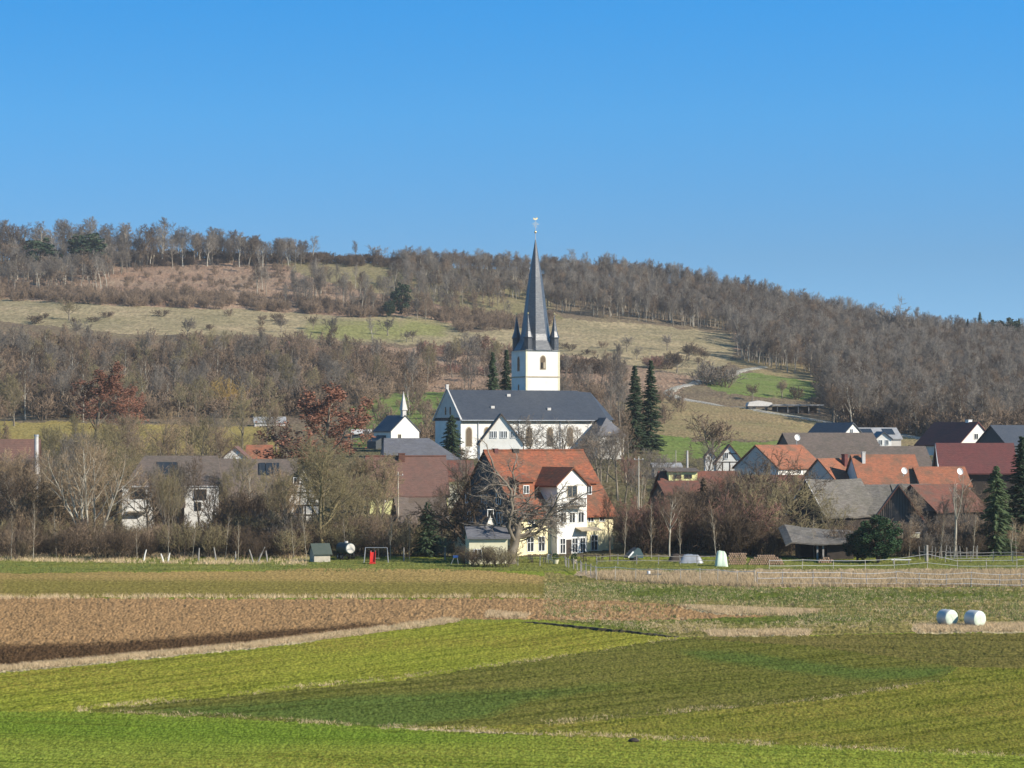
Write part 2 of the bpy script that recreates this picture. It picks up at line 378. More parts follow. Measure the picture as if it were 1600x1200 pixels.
# grid: columns follow sight lines, rows follow distance
yy = np.arange(1236, 872, -1.0); Dn = F * CZ / (yy - HZ)
Df = []
d = Dn[-1]
while d < 1300:
    d += 0.9 if d < 500 else (1.3 if d < 900 else 1.0 + (d > 1100) * .4); Df.append(d)
rowsD = np.concatenate([np.linspace(4, Dn[0] - 2, 22), Dn, np.array(Df), np.geomspace(1310, 6000, 40)])
cols = np.concatenate([np.linspace(-2300, -60, 24), np.arange(-40, 1641, 1.6), np.linspace(1660, 3900, 24)])
PX, DD = np.meshgrid(cols, rowsD)
XX = (PX - 800) * DD / F
ZZ = ground(XX, DD)
YI = HZ - (ZZ - CZ) * F / DD       # picture row of each ground point
nr, nc = PX.shape

BG, = (1,)
ZN = {}   # zone id -> (name, polygon list)
zones = [
 # (id, polygons)   later ones win
 ('hill_meadow', [[(-300,455),(0,468),(200,478),(420,486),(560,497),(640,492),(700,505),(720,520),(800,515),(880,497),(1000,506),(1140,522),(1150,545),(1130,582),(1080,588),(1000,572),(880,556),(760,550),(640,538),(560,535),(400,524),(200,522),(0,502),(-300,500)]]),
 ('hill_pasture', [[(430,408),(500,398),(600,406),(700,408),(760,425),(830,440),(880,500),(700,500),(640,470),(560,450),(470,440)], [(480,560),(700,560),(700,590),(480,590)]]),
 ('scrub_slope', [[(-300,408),(0,420),(120,412),(200,408),(260,400),(420,402),(470,430),(560,455),(700,480),(800,510),(700,505),(640,492),(560,497),(420,486),(200,478),(0,468),(-300,460)], [(560,540),(760,550),(900,556),(1000,575),(1080,590),(1040,640),(880,640),(560,600)], [(1140,508),(1300,505),(1300,560),(1150,545)]]),
 ('green_meadow', [[(530,618),(700,612),(700,655),(640,690),(560,700),(540,660)], [(1096,590),(1180,582),(1290,598),(1290,622),(1180,622),(1110,607)], [(1026,680),(1085,680),(1065,722),(1030,722)], [(1560,625),(1700,625),(1700,668),(1560,664)], [(1080,690),(1240,690),(1240,720),(1080,715)]]),
 ('yellow_meadow', [[(-300,655),(0,658),(420,668),(440,712),(0,705),(-300,700)]]),
 ('bare_field', [[(960,628),(1050,618),(1080,628),(1180,640),(1300,664),(1460,692),(1400,700),(1230,690),(1080,684),(990,680)], [(1130,562),(1270,560),(1280,597),(1180,583)]]),
 ('grass_strip', [[(-400,868),(700,873),(1000,873),(1700,873),(1700,890),(900,893),(740,892),(480,889),(0,896),(-400,896)]]),
 ('stubble_field', [[(-400,897),(0,896),(400,892),(480,888),(740,890),(850,900),(960,925),(850,934),(0,934),(-400,936)]]),
 ('reed_strip', [[(900,893),(1000,890),(1700,888),(1700,917),(1180,918),(1050,912),(900,903)]]),
 ('rough_meadow', [[(850,893),(930,903),(1050,911),(1180,919),(1750,918),(1750,985),(1430,989),(1270,992),(1100,996),(1050,995),(850,968),(700,968),(850,945)]]),
 ('ploughed_field', [[(-400,937),(0,934),(400,936),(850,935),(1000,941),(1130,949),(1285,958),(1180,964),(1000,970),(700,966),(420,1002),(0,1044),(-400,1085)]]),
 ('dry_verge', [[(-400,1087),(0,1045),(420,1002),(700,966),(722,969),(700,974),(420,1011),(0,1052),(-400,1097)], [(1100,986),(1270,986),(1262,996),(1110,994)], [(1425,978),(1750,972),(1750,988),(1430,990)], [(640,1130),(780,1138),(940,1145),(930,1150),(700,1144),(600,1136)],[(1060,948),(1285,955),(1240,963),(1120,960)]]),
 ('yellow_green_field', [[(-400,1094),(0,1053),(420,1012),(700,973),(830,972),(1060,997),(840,1030),(640,1060),(350,1088),(120,1110),(0,1112),(-400,1118)]]),
 ('olive_field', [[(120,1110),(350,1088),(640,1060),(840,1030),(1060,997),(1280,1010),(1500,1040),(1470,1062),(1300,1092),(1000,1120),(850,1132),(600,1136),(350,1122)]]),
 ('brown_field', [[(1060,997),(1100,996),(1270,993),(1430,990),(1750,989),(1750,1048),(1500,1042),(1280,1010)]]),
 ('winter_crop_field', [[(600,1136),(850,1132),(1000,1120),(1300,1092),(1470,1062),(1500,1042),(1750,1048),(1750,1190),(1600,1180),(1300,1168),(900,1150)]]),
 ('green_field', [[(-400,1118),(0,1112),(120,1110),(350,1122),(600,1138),(900,1152),(1300,1170),(1600,1182),(1750,1190),(1750,1400),(-400,1400)]]),
]
cPX = (PX[:-1, :-1] + PX[1:, 1:]) / 2; cYI = (YI[:-1, :-1] + YI[1:, 1:]) / 2; cD = (DD[:-1, :-1] + DD[1:, 1:]) / 2; cX = (XX[:-1, :-1] + XX[1:, 1:]) / 2
wq = np.where(cD < 330, 2.0, 5.0)
wpx = cPX + 3 * wq * vnoise(cX / (0.012 * cD), cD / 3.0, 21); wyi = cYI + wq * vnoise(cX / (0.006 * cD), cD / (0.02 * cD + 1), 22) + 0.6 * wq * vnoise(cX / (0.0016 * cD), cD / 2.0, 23)
zid = np.zeros(cPX.shape, np.int32)          # 0 = woodland floor / default
for k, (nm, polys) in enumerate(zones):
    for pl in polys: zid[inpoly(wpx, wyi, pl)] = k + 1
zid[(cD > 310) & (cYI > 0) & (zid > 7)] = 0
zid[(cD < 112)] = len(zones)
zid[(cD > 1262) & (zid > 0)] = 0
zid[(zid == 0) & (cD < 310)] = len(zones)
# village soil: everything default between 310 and 560 m
VIL = len(zones) + 1
zid[(zid == 0) & (cD >= 300) & (cD < 560)] = VIL
# relief per zone
zn = np.array([0.15, .12,.12,.3,.06,.1,.12,.05,.05,.10,.08,.10,.10,.05,.05,.06,.055,.055,.12])
amp = np.zeros(PX.shape); amp[:-1, :-1] = zn[zid]; amp[1:, 1:] = np.maximum(amp[1:, 1:] * 0, zn[zid])
grain = rng.random(PX.shape) - 0.5
inside = (PX > -45) & (PX < 1645)
big = vnoise(XX / 0.55, DD / 1.1, 31) + 0.6 * vnoise(XX / 0.25, DD / 0.6, 32)
ZG = ZZ + amp * np.where(inside, 1.0, 0) * (grain * 1.1 + big * 1.3) * np.clip(DD / 160, .6, 1)
verts = np.stack([XX, DD, ZG], -1).reshape(-1, 3)

def patchval(zname, PXc, YIc):
    z = np.zeros(PXc.shape)
    def soft(poly, ramp=6):
        s = np.zeros(PXc.shape)
        for dx, dy in ((0,0),(ramp*2,0),(-ramp*2,0),(0,ramp),(0,-ramp),(ramp,ramp*.6),(-ramp,-ramp*.6)):
            s += inpoly(PXc + dx, YIc + dy, poly)
        return s / 7.0
    if zname == 'ploughed_field':
        z = soft([(-400,1040),(0,1008),(180,1003),(420,985),(560,975),(640,975),(500,990),(400,1003),(0,1046),(-400,1090)], 4)
    elif zname == 'olive_field':
        z = np.maximum(soft([(200,1112),(520,1090),(900,1075),(1000,1068),(820,1095),(760,1120),(600,1138),(420,1120)], 5), soft([(1050,1016),(1150,1018),(1350,1045),(1500,1042),(1460,1058),(1350,1062),(1240,1050),(1100,1030)], 5))
    elif zname == 'stubble_field':
        z = np.maximum(soft([(0,905),(500,908),(860,912),(860,932),(0,930)], 4), soft([(0,928),(860,929),(860,935),(0,935)], 1))
    elif zname == 'rough_meadow':
        z = np.maximum(soft([(880,966),(1100,972),(1000,975),(1060,994),(900,975)], 4), np.maximum(soft([(950,968),(1300,960),(1420,970),(1200,978)], 4), soft([(860,910),(1200,922),(1600,925),(1600,935),(1250,940),(1000,935)], 4)))
    elif zname == 'green_field':
        z = soft([(-60,1112),(120,1112),(420,1126),(760,1146),(900,1156),(560,1164),(200,1160),(-60,1150)], 10)*.7
    elif zname == 'hill_meadow':
        z = np.maximum(soft([(480,505),(620,500),(640,530),(470,530)], 6), soft([(640,500),(700,510),(690,525),(600,520)], 5))
    return z

g = lambda *a: srgb(*a)
zmats = {
 'hillside': ground_mat('leaf_litter', (0.16,0.118,0.080,1), (0.10,0.076,0.055,1), (0.20,0.165,0.095,1), None, 0, 0.5, 0.1, 0.5, 0.03, 0.6, 0.3, gap=0.84),
 'hill_meadow': ground_mat('pale_winter_grass', (0.27,0.225,0.13,1), (0.18,0.155,0.085,1), (0.38,0.29,0.175,1), (0.20,0.195,0.075,1), 0, 0.2, 0.07, 0.3, 0.03, 0.5, 0.2, 1.0, gap=0.84),
 'hill_pasture': ground_mat('olive_pasture', (0.20,0.175,0.085,1), (0.16,0.135,0.07,1), (0.24,0.19,0.11,1), None, 0, 0.3, 0.10, 0.4, 0.03, 0.5, 0.2, .8, gap=0.84),
 'scrub_slope': ground_mat('reddish_scrub_floor', (0.27,0.175,0.118,1), (0.20,0.13,0.088,1), (0.31,0.235,0.16,1), None, 0, 0.3, 0.15, 0.6, 0.04, 0.6, 0.4, .8, gap=0.84),
 'green_meadow': ground_mat('green_meadow_grass', (0.125,0.175,0.045,1), (0.15,0.185,0.055,1), (0.18,0.18,0.075,1), None, 0, 0.3, 0.2, 0.6, 0.05, gap=0.84),
 'yellow_meadow': ground_mat('yellowish_meadow', (0.30,0.225,0.075,1), (0.24,0.185,0.065,1), (0.22,0.19,0.075,1), None, 0, 0.3, 0.3, 0.6, 0.08, gap=0.84),
 'bare_field': ground_mat('tan_field', (0.25,0.185,0.10,1), (0.20,0.155,0.085,1), (0.21,0.19,0.09,1), None, 10, 0.1, 0.3, 0.6, 0.04, gap=0.84),
 'grass_strip': ground_mat('strip_grass', (0.19,0.20,0.042,1), (0.28,0.23,0.085,1), (0.12,0.15,0.035,1), None, 0, 0.15, 0.6, 1.5, 0.1, 0.8),
 'stubble_field': ground_mat('stubble', (0.40,0.27,0.10,1), (0.33,0.225,0.085,1), (0.24,0.185,0.06,1), (0.22,0.18,0.05,1), 0, 0.06, 1.0, 1.5, 0.06, 0.8),
 'reed_strip': ground_mat('dry_reeds', (0.50,0.37,0.235,1), (0.37,0.27,0.165,1), (0.25,0.20,0.11,1), None, 0, 0.2, 0.8, 1.5, 0.1, 1.0),
 'rough_meadow': ground_mat('rough_grass', (0.22,0.19,0.055,1), (0.31,0.24,0.10,1), (0.14,0.14,0.035,1), (0.115,0.14,0.028,1), 4, 0.09, 0.5, 1.6, 0.12, 0.9, 0.1, 1.0),
 'ploughed_field': ground_mat('ploughed_soil', (0.40,0.245,0.115,1), (0.34,0.205,0.095,1), (0.28,0.17,0.08,1), (0.085,0.05,0.026,1), 4, 0.4, 0.9, 2.2, 0.25, 1.0, 0.14, .8, gap=0.72),
 'dry_verge': ground_mat('dry_grass_floor', (0.52,0.41,0.24,1), (0.40,0.32,0.17,1), (0.24,0.21,0.10,1), None, 40, 0.2, 0.8, 2.0, 0.2, 1.0),
 'yellow_green_field': ground_mat('yellow_green_crop', (0.215,0.24,0.03,1), (0.265,0.26,0.04,1), (0.28,0.215,0.045,1), None, 58, 0.03, 0.9, 2.2, 0.05, 0.9, 0.1, .9),
 'olive_field': ground_mat('olive_crop', (0.122,0.132,0.024,1), (0.16,0.145,0.036,1), (0.17,0.15,0.042,1), (0.10,0.135,0.03,1), 44, 0.04, 0.8, 2.2, 0.08, 0.9, 0.1, .8),
 'brown_field': ground_mat('thin_olive_brown_crop', (0.155,0.135,0.036,1), (0.195,0.15,0.052,1), (0.12,0.12,0.03,1), None, -12, 0.06, 0.8, 2.2, 0.08, 0.9, 0.1, .8),
 'winter_crop_field': ground_mat('winter_crop', (0.15,0.17,0.024,1), (0.20,0.19,0.038,1), (0.27,0.205,0.05,1), None, 44, 0.05, 0.9, 2.6, 0.08, 0.9, 0.1, .7),
 'green_field': ground_mat('fresh_green_crop', (0.175,0.235,0.03,1), (0.235,0.26,0.045,1), (0.25,0.22,0.04,1), (0.125,0.20,0.022,1), -14, 0.03, 1.4, 2.6, 0.06, 0.9, 0.1, .9),
 'village_soil': ground_mat('garden_soil_and_grass', (0.135,0.115,0.062,1), (0.10,0.11,0.045,1), (0.16,0.12,0.08,1), None, 0, 0.4, 0.3, 1.0, 0.06),
}
znames = ['hillside'] + [q[0] for q in zones] + ['village_soil']
zlabels = {'hillside': 'brown woodland floor of the hillside', 'village_soil': 'rough brown and green garden ground between the houses'}
I = (np.arange(nr - 1)[:, None] * nc + np.arange(nc - 1)[None, :])
quads = np.stack([I, I + 1, I + nc + 1, I + nc], -1)
for k, nm in enumerate(znames):
    sel = quads[zid == k]
    if not len(sel): continue
    u, inv = np.unique(sel, return_inverse=True); inv = inv.reshape(-1, 4)
    me = bpy.data.meshes.new(nm)
    me.vertices.add(len(u)); me.vertices.foreach_set('co', verts[u].ravel().astype(np.float32))
    me.loops.add(inv.size); me.loops.foreach_set('vertex_index', inv.ravel().astype(np.int32))
    me.polygons.add(len(inv)); me.polygons.foreach_set('loop_start', np.arange(0, inv.size, 4, dtype=np.int32)); me.polygons.foreach_set('loop_total', np.full(len(inv), 4, np.int32))
    me.polygons.foreach_set('use_smooth', np.ones(len(inv), bool))
    me.update(calc_edges=True)
    pv = patchval(nm, PX.ravel()[u], YI.ravel()[u])
    if pv.any():
        at = me.attributes.new('patch', 'FLOAT', 'POINT'); at.data.foreach_set('value', pv.astype(np.float32))
    me.materials.append(zmats[nm])
    o = bpy.data.objects.new(nm, me); COL.objects.link(o); tag(o, kind='structure')

# ------------------------------------------------------------------ houses
def face_pt(face, L, W, u, z, off):
    """point on a wall: u along the wall, z up, off outwards"""
    if face == 'f': return (u, -off, z)
    if face == 'l': return (-off, u, z)
    if face == 'r': return (L + off, u, z)
    return (u, W + off, z)
def face_box(mb, face, L, W, u0, u1, z0, z1, o0, o1):
    a = face_pt(face, L, W, u0, z0, o0); b = face_pt(face, L, W, u1, z1, o1)
    return mb.box(min(a[0], b[0]), max(a[0], b[0]), min(a[1], b[1]), max(a[1], b[1]), z0, z1)
def face_bar(mb, face, L, W, u0, z0, u1, z1, w=0.22, off=0.03):
    """timber of width w between two points of a wall"""
    d = Vector((u1 - u0, z1 - z0)); n = Vector((-d.y, d.x)).normalized() * w / 2
    q = [(u0 + n.x, z0 + n.y), (u0 - n.x, z0 - n.y), (u1 - n.x, z1 - n.y), (u1 + n.x, z1 + n.y)]
    vs = [face_pt(face, L, W, a, b, -0.02) for a, b in q] + [face_pt(face, L, W, a, b, off) for a, b in q]
    return mb.add(vs, [(0,1,2,3),(7,6,5,4),(0,4,5,1),(1,5,6,2),(2,6,7,3),(3,7,4,0)])

def window(root, face, L, W, u, z, w, h, frame=None, arch=False, bars=True, name='window', off=0.0, pane=None, fw=0.08):
    frame = frame or M['white']
    mb = MB()
    if arch:
        pts = [(-w/2, 0), (w/2, 0)] + [(w/2*math.cos(t), h - w/2 + w*0.75*math.sin(t)) for t in np.linspace(0, math.pi, 9)]
        o = [(u + a*1.25, z + (b*1.06 if b > 0 else -0.12)) for a, b in pts]
        vs = [face_pt(face, L, W, a, b, off - .02) for a, b in o] + [face_pt(face, L, W, a, b, off + .05) for a, b in o]
        n = len(o); mb.add(vs, [tuple(range(n)), tuple(range(n, 2*n))[::-1]] + [(i, (i+1) % n, n+(i+1) % n, n+i) for i in range(n)])
        fr = mb.build(name, frame, root)
        g_ = MB(); vs = [face_pt(face, L, W, u + a, z + b, off + .04) for a, b in pts] + [face_pt(face, L, W, u + a, z + b, off + .075) for a, b in pts]
        g_.add(vs, [tuple(range(n)), tuple(range(n, 2*n))[::-1]] + [(i, (i+1) % n, n+(i+1) % n, n+i) for i in range(n)])
        g_.build('pane', pane or M['glass'], fr)
        return fr
    t = fw
    face_box(mb, face, L, W, u-w/2-t, u-w/2, z-t, z+h+t, off-.02, off+.07); face_box(mb, face, L, W, u+w/2, u+w/2+t, z-t, z+h+t, off-.02, off+.07)
    face_box(mb, face, L, W, u-w/2, u+w/2, z-t, z, off-.02, off+.10); face_box(mb, face, L, W, u-w/2, u+w/2, z+h, z+h+t, off-.02, off+.07)
    if bars:
        face_box(mb, face, L, W, u-.035, u+.035, z, z+h, off-.02, off+.05)
        if h > 1.5: face_box(mb, face, L, W, u-w/2, u+w/2, z+h*.62-.03, z+h*.62+.03, off-.02, off+.048)
    fr = mb.build(name, frame, root)
    g_ = MB(); face_box(g_, face, L, W, u-w/2, u+w/2, z, z+h, off-.02, off+.015); g_.build('pane', pane or M['glass'], fr)
    return fr

def roof_slabs(mb, axis, L, W, ze, zr, oh=0.5, ohg=0.35, th=0.22, sag=0.0, x0=0, y0=0, wob=0.0):
    """two slopes with thickness; axis = direction of the ridge. split in strips so old roofs can sag"""
    half = (W if axis == 'x' else L) / 2; s = (zr - ze) / half; ln = (L if axis == 'x' else W)
    ns = 10 if (sag or wob) else 1; nm = 6 if wob else 1
    for side in (-1, 1):
        vs = []
        for i in range(ns + 1):
            a = -ohg + (ln + 2*ohg) * i / ns
            dz = -sag * math.sin(math.pi * i / ns)
            for j in range(nm + 1):
                t = j / nm; c = (half + oh) * t; z = zr - c * s + dz * (1 - t*.6) + (random.uniform(-wob, wob) if 0 < t else 0)
                for k in (0, -th):
                    q = half + side * c
                    vs.append((x0 + a, y0 + q, z + k) if axis == 'x' else (x0 + q, y0 + a, z + k))
        idx = lambda i, j, k: (i * (nm + 1) + j) * 2 + k
        fs = []
        for i in range(ns):
            for j in range(nm):
                fs.append((idx(i,j,0), idx(i+1,j,0), idx(i+1,j+1,0), idx(i,j+1,0))); fs.append((idx(i,j,1), idx(i,j+1,1), idx(i+1,j+1,1), idx(i+1,j,1)))
            fs.append((idx(i,nm,0), idx(i+1,nm,0), idx(i+1,nm,1), idx(i,nm,1)))
        for j in range(nm):
            fs.append((idx(0,j,0), idx(0,j+1,0), idx(0,j+1,1), idx(0,j,1))); fs.append((idx(ns,j,0), idx(ns,j,1), idx(ns,j+1,1), idx(ns,j+1,0)))
        mb.add(vs, fs)
    return mb

def roof_hip(mb, L, W, ze, zr, oh, hl, hr, th=0.2, x0=0, y0=0):
    """solid hipped roof, ridge along x; hl / hr = how far the ridge stops short (0 = plain gable end)"""
    a0 = x0 - (oh if hl > 0 else 0.0); a1 = x0 + L + (oh if hr > 0 else 0.0)
    b0 = y0 - oh; b1 = y0 + W + oh; s = (zr - ze) / (W / 2); zb = ze - oh * s
    v = [(a0,b0,zb),(a1,b0,zb),(a1,b1,zb),(a0,b1,zb),(a0,b0,zb-th),(a1,b0,zb-th),(a1,b1,zb-th),(a0,b1,zb-th),(x0+hl if hl > 0 else a0,y0+W/2,zr),(x0+L-hr if hr > 0 else a1,y0+W/2,zr)]
    return mb.add(v, [(0,1,9,8),(2,3,8,9),(3,0,8),(1,2,9),(4,7,6,5),(0,4,5,1),(1,5,6,2),(2,6,7,3),(3,7,4,0)])

def house(name, label, cat, px, D, th, ye, yr, pr=None, L=None, pl=None, W=None, axis='x', wall='plaster', roof='redtile',
          wins=(), chims=(), oh=0.45, ohg=0.3, hl=0, hr=0, sag=0.0, wob=0.0, group=None, gable=None, trim=None, yb=None, rth=0.22, ridge=None):
    """px,D = near (front-left) corner; th = turn so that the left end shows; ye, yr = picture rows of eaves and ridge"""
    t = R(th); X = wx(px, D)
    if L is None:
        a = (pr - 800) / F; L = (a * D - X) / (math.cos(t) - a * math.sin(t))
    if W is None:
        a = (pl - 800) / F; W = (a * D - X) / (-math.sin(t) - a * math.cos(t))
    xs = [(X + a*math.cos(t) - b*math.sin(t), D + a*math.sin(t) + b*math.cos(t)) for a in (0, L) for b in (0, W)]
    zb = min(float(ground(a, b)) for a, b in xs) - 0.4
    if yb is not None: zb = zy(D, yb)
    dr = D + (W/2*math.cos(t) if axis == 'x' else 0)
    ze = zy(D, ye) - zb; zr = zy(dr, yr) - zb
    root = empty(name, (X, D, zb), t); tag(root, label, cat, group)
    wm = M[wall]
    if axis == 'x' and (hl > 0 or hr > 0):
        mb = MB().box(0, L, 0, W, 0, ze - 0.05); mb.build('wall', wm, root)
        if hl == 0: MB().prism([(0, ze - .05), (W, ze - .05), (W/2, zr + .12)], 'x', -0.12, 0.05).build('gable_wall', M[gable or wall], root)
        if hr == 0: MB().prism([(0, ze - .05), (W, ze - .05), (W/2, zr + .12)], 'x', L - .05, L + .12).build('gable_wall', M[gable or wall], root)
        rf = roof_hip(MB(), L, W, ze, zr, oh, hl, hr).build('roof', M[roof], root)
    else:
        k = 0.02 + rth
        if axis == 'x':
            prof = [(0, 0), (W, 0), (W, ze - k), (W/2, zr - k), (0, ze - k)]
            MB().prism(prof, 'x', 0, L).build('wall', wm, root)
            if gable: MB().prism([(0.0, ze - .35), (W, ze - .35), (W/2, zr - k - .02)], 'x', -0.06, -0.003).build('gable_cladding', M[gable], root)
        else:
            prof = [(0, 0), (L, 0), (L, ze - k), (L/2, zr - k), (0, ze - k)]
            MB().prism(prof, 'y', 0, W).build('wall', wm, root)
            if gable: MB().prism([(0.0, ze - .35), (L, ze - .35), (L/2, zr - k - .02)], 'y', -0.06, -0.003).build('gable_cladding', M[gable], root)
        rf = roof_slabs(MB(), axis, L, W, ze, zr, oh, ohg, rth, sag, 0, 0, wob).build('roof', M[roof], root)
        if ridge:
            rm = MB()
            if axis == 'x': rm.tube([(-ohg, W/2, zr + .02), (L + ohg, W/2, zr + .02)], .13, 6)
            else: rm.tube([(L/2, -ohg, zr + .02), (L/2, W + ohg, zr + .02)], .13, 6)
            rm.build('ridge_tiles', M[ridge], rf)
        if trim:
            tm = MB(); half = (W if axis == 'x' else L) / 2; s = (zr - ze) / half
            for side in (-1, 1):
                for e in ((-ohg - .04,) if axis == 'y' else (-ohg - .04,)):
                    a = half; p = (e, half, zr - .12) if axis == 'x' else (half, e, zr - .12)
                    q = (e, half + side*(half+oh), ze - oh*s - .12) if axis == 'x' else (half + side*(half+oh), e, ze - oh*s - .12)
                    tm.bar(p, q, 0.12, 0.34) if axis == 'x' else tm.bar(p, q, 0.12, 0.34)
            tm.build('bargeboard', M[trim], rf)
    for wn in wins:
        face, u, z, ww, hh = wn[:5]; kw = wn[5] if len(wn) > 5 else {}
        window(root, face, L, W, u if u >= 0 else (L if face == 'f' else W) + u, z if not kw.pop('abs', 0) else z - zb, ww, hh, **kw)
    for (u, v, w_, h_, m_) in chims:
        c = MB().box(u - w_/2, u + w_/2, v - w_/2, v + w_/2, zr - (abs(v - W/2) if axis == 'x' else abs(u - L/2)) * (zr-ze)/((W if axis == 'x' else L)/2) - .5, zr + h_)
        c.box(u - w_/2 - .06, u + w_/2 + .06, v - w_/2 - .06, v + w_/2 + .06, zr + h_, zr + h_ + .12)
        c.build('chimney', M[m_], rf)
    return root, L, W, ze, zr, rf, zb

def yrel(D, y, zb): return zy(D, y) - zb

# ---- church
def church():
    D = 470; root, L, W, ze, zr, rf, zb = house('church', 'large white village church with blue slate nave roof and hipped choir, behind the yellow house', 'church',
        720, D, 22.4, 652, 609, pr=925, pl=680, wall='plaster', roof='slate', hl=0, hr=0.01, oh=0.55, gable='grey_and_shade')  # left gable of the white church: shade painted in as greyer plaster
    L0 = L
    # choir with polygonal end continues the nave: separate wall and roof
    cl = 6.0
    MB().box(L0, L0 + cl*.55, 0.6, W - .6, 0, ze - .1).prism([(L0 + cl*.55, .6), (L0 + cl, W*.32), (L0 + cl, W*.68), (L0 + cl*.55, W - .6)], 'z', 0, ze - .1).build('choir_wall', M['plaster'], root)
    b = ze - .45
    v = [(L0-.5,-.35,b),(L0+cl*.55,-.1,b),(L0+cl+.5,W*.3,b),(L0+cl+.5,W*.7,b),(L0+cl*.55,W+.1,b),(L0-.5,W+.35,b),(L0-.5,W/2,zr-.10),(L0+cl*.45,W/2,zr-.35)]
    MB().add(v, [(0,1,7,6),(1,2,7),(2,3,7),(3,4,7),(4,5,6,7),(5,4,3,2,1,0),(0,6,5)]).build('choir_roof', M['slate'], root)
    # white coping on the left gable and a light eaves gutter
    cp = MB(); s = (zr - ze) / (W/2)
    cp.bar((-.15, -.6, ze - .5), (-.15, W/2, zr + .28), .45, .30); cp.bar((-.15, W + .6, ze - .5), (-.15, W/2, zr + .28), .45, .30)
    cp.box(-.4, .1, W/2 - .25, W/2 + .25, zr + .1, zr + 1.0)
    cp.build('coping', M['coping'], root)
    MB().box(-.2, L0 + .2, -.85, -.68, ze - .62, ze - .48).build('gutter', M['metal'], root)
    MB().box(0.1, L0 - .1, -.1, -.003, ze - 1.15, ze - .60).build('cornice', M['stone'], root)
    for u in (3.4, 11.5, 19.9):
        MB().tube([(u, -.14, .3), (u, -.14, ze - .9), (u, -.6, ze - .62)], .07, 6).build('downpipe', M['metal'], root)
    for u in (1.6, 5.2, 9.4, 13.6, 17.8, 21.9):
        window(root, 'f', L, W, u, yrel(D, 697, zb), 1.05, 3.1, M['stone'], True, pane=M['brownstone'])
    for u in (W*.38, W*.56): window(root, 'l', L, W, u, ze + .6, .45, 1.2, M['slatewall'], True, off=.12)
    # roof hatches
    for u, f in ((7.2, .62), (11.6, .18), (18.4, .68)):
        h = MB(); y = W/2*(1-f); z = ze + (zr-ze)*(1-f) ; y = W/2*(1 - f) ; z = ze + (zr - ze) * (y/(W/2))
        h.box(u - .35, u + .35, y - .45, y + .05, z - .3, z + .18); h.build('roof_hatch', M['coping'], root)
    # sacristy with its own steep gabled roof on the right
    sx, sw, sd = L0 - 1.2, 5.4, 5.2
    zs = yrel(D, 679, zb); zt = yrel(D, 652, zb)
    MB().box(sx, sx + sw, -sd, -.02, 0, zs).build('sacristy_wall', M['plaster_dirty'], root)
    sr = MB(); ox = .4
    v = [(sx-ox,-sd-ox,zs-.25),(sx+sw+ox,-sd-ox,zs-.25),(sx+sw+ox,1.5,zs-.25),(sx-ox,1.5,zs-.25),(sx+sw/2,-sd+2.0,zt),(sx+sw/2,1.5,zt)]
    sr.add(v, [(0,1,4),(1,2,5,4),(3,0,4,5),(2,3,5),(3,2,1,0)]); sr.build('sacristy_roof', M['slate_grey'], root)
    window(root, 'f', L, W, sx + sw*.45, yrel(D, 694, zb), .6, 2.0, M['stone'], True, off=sd, pane=M['brownstone'])
    for u in (.1, 4.9): MB().box(sx + u, sx + u + .35, -sd - .06, -sd + .2, 0, zs - .1).build('corner_stone', M['stone'], root)
    return root, L0, W, zb
church()

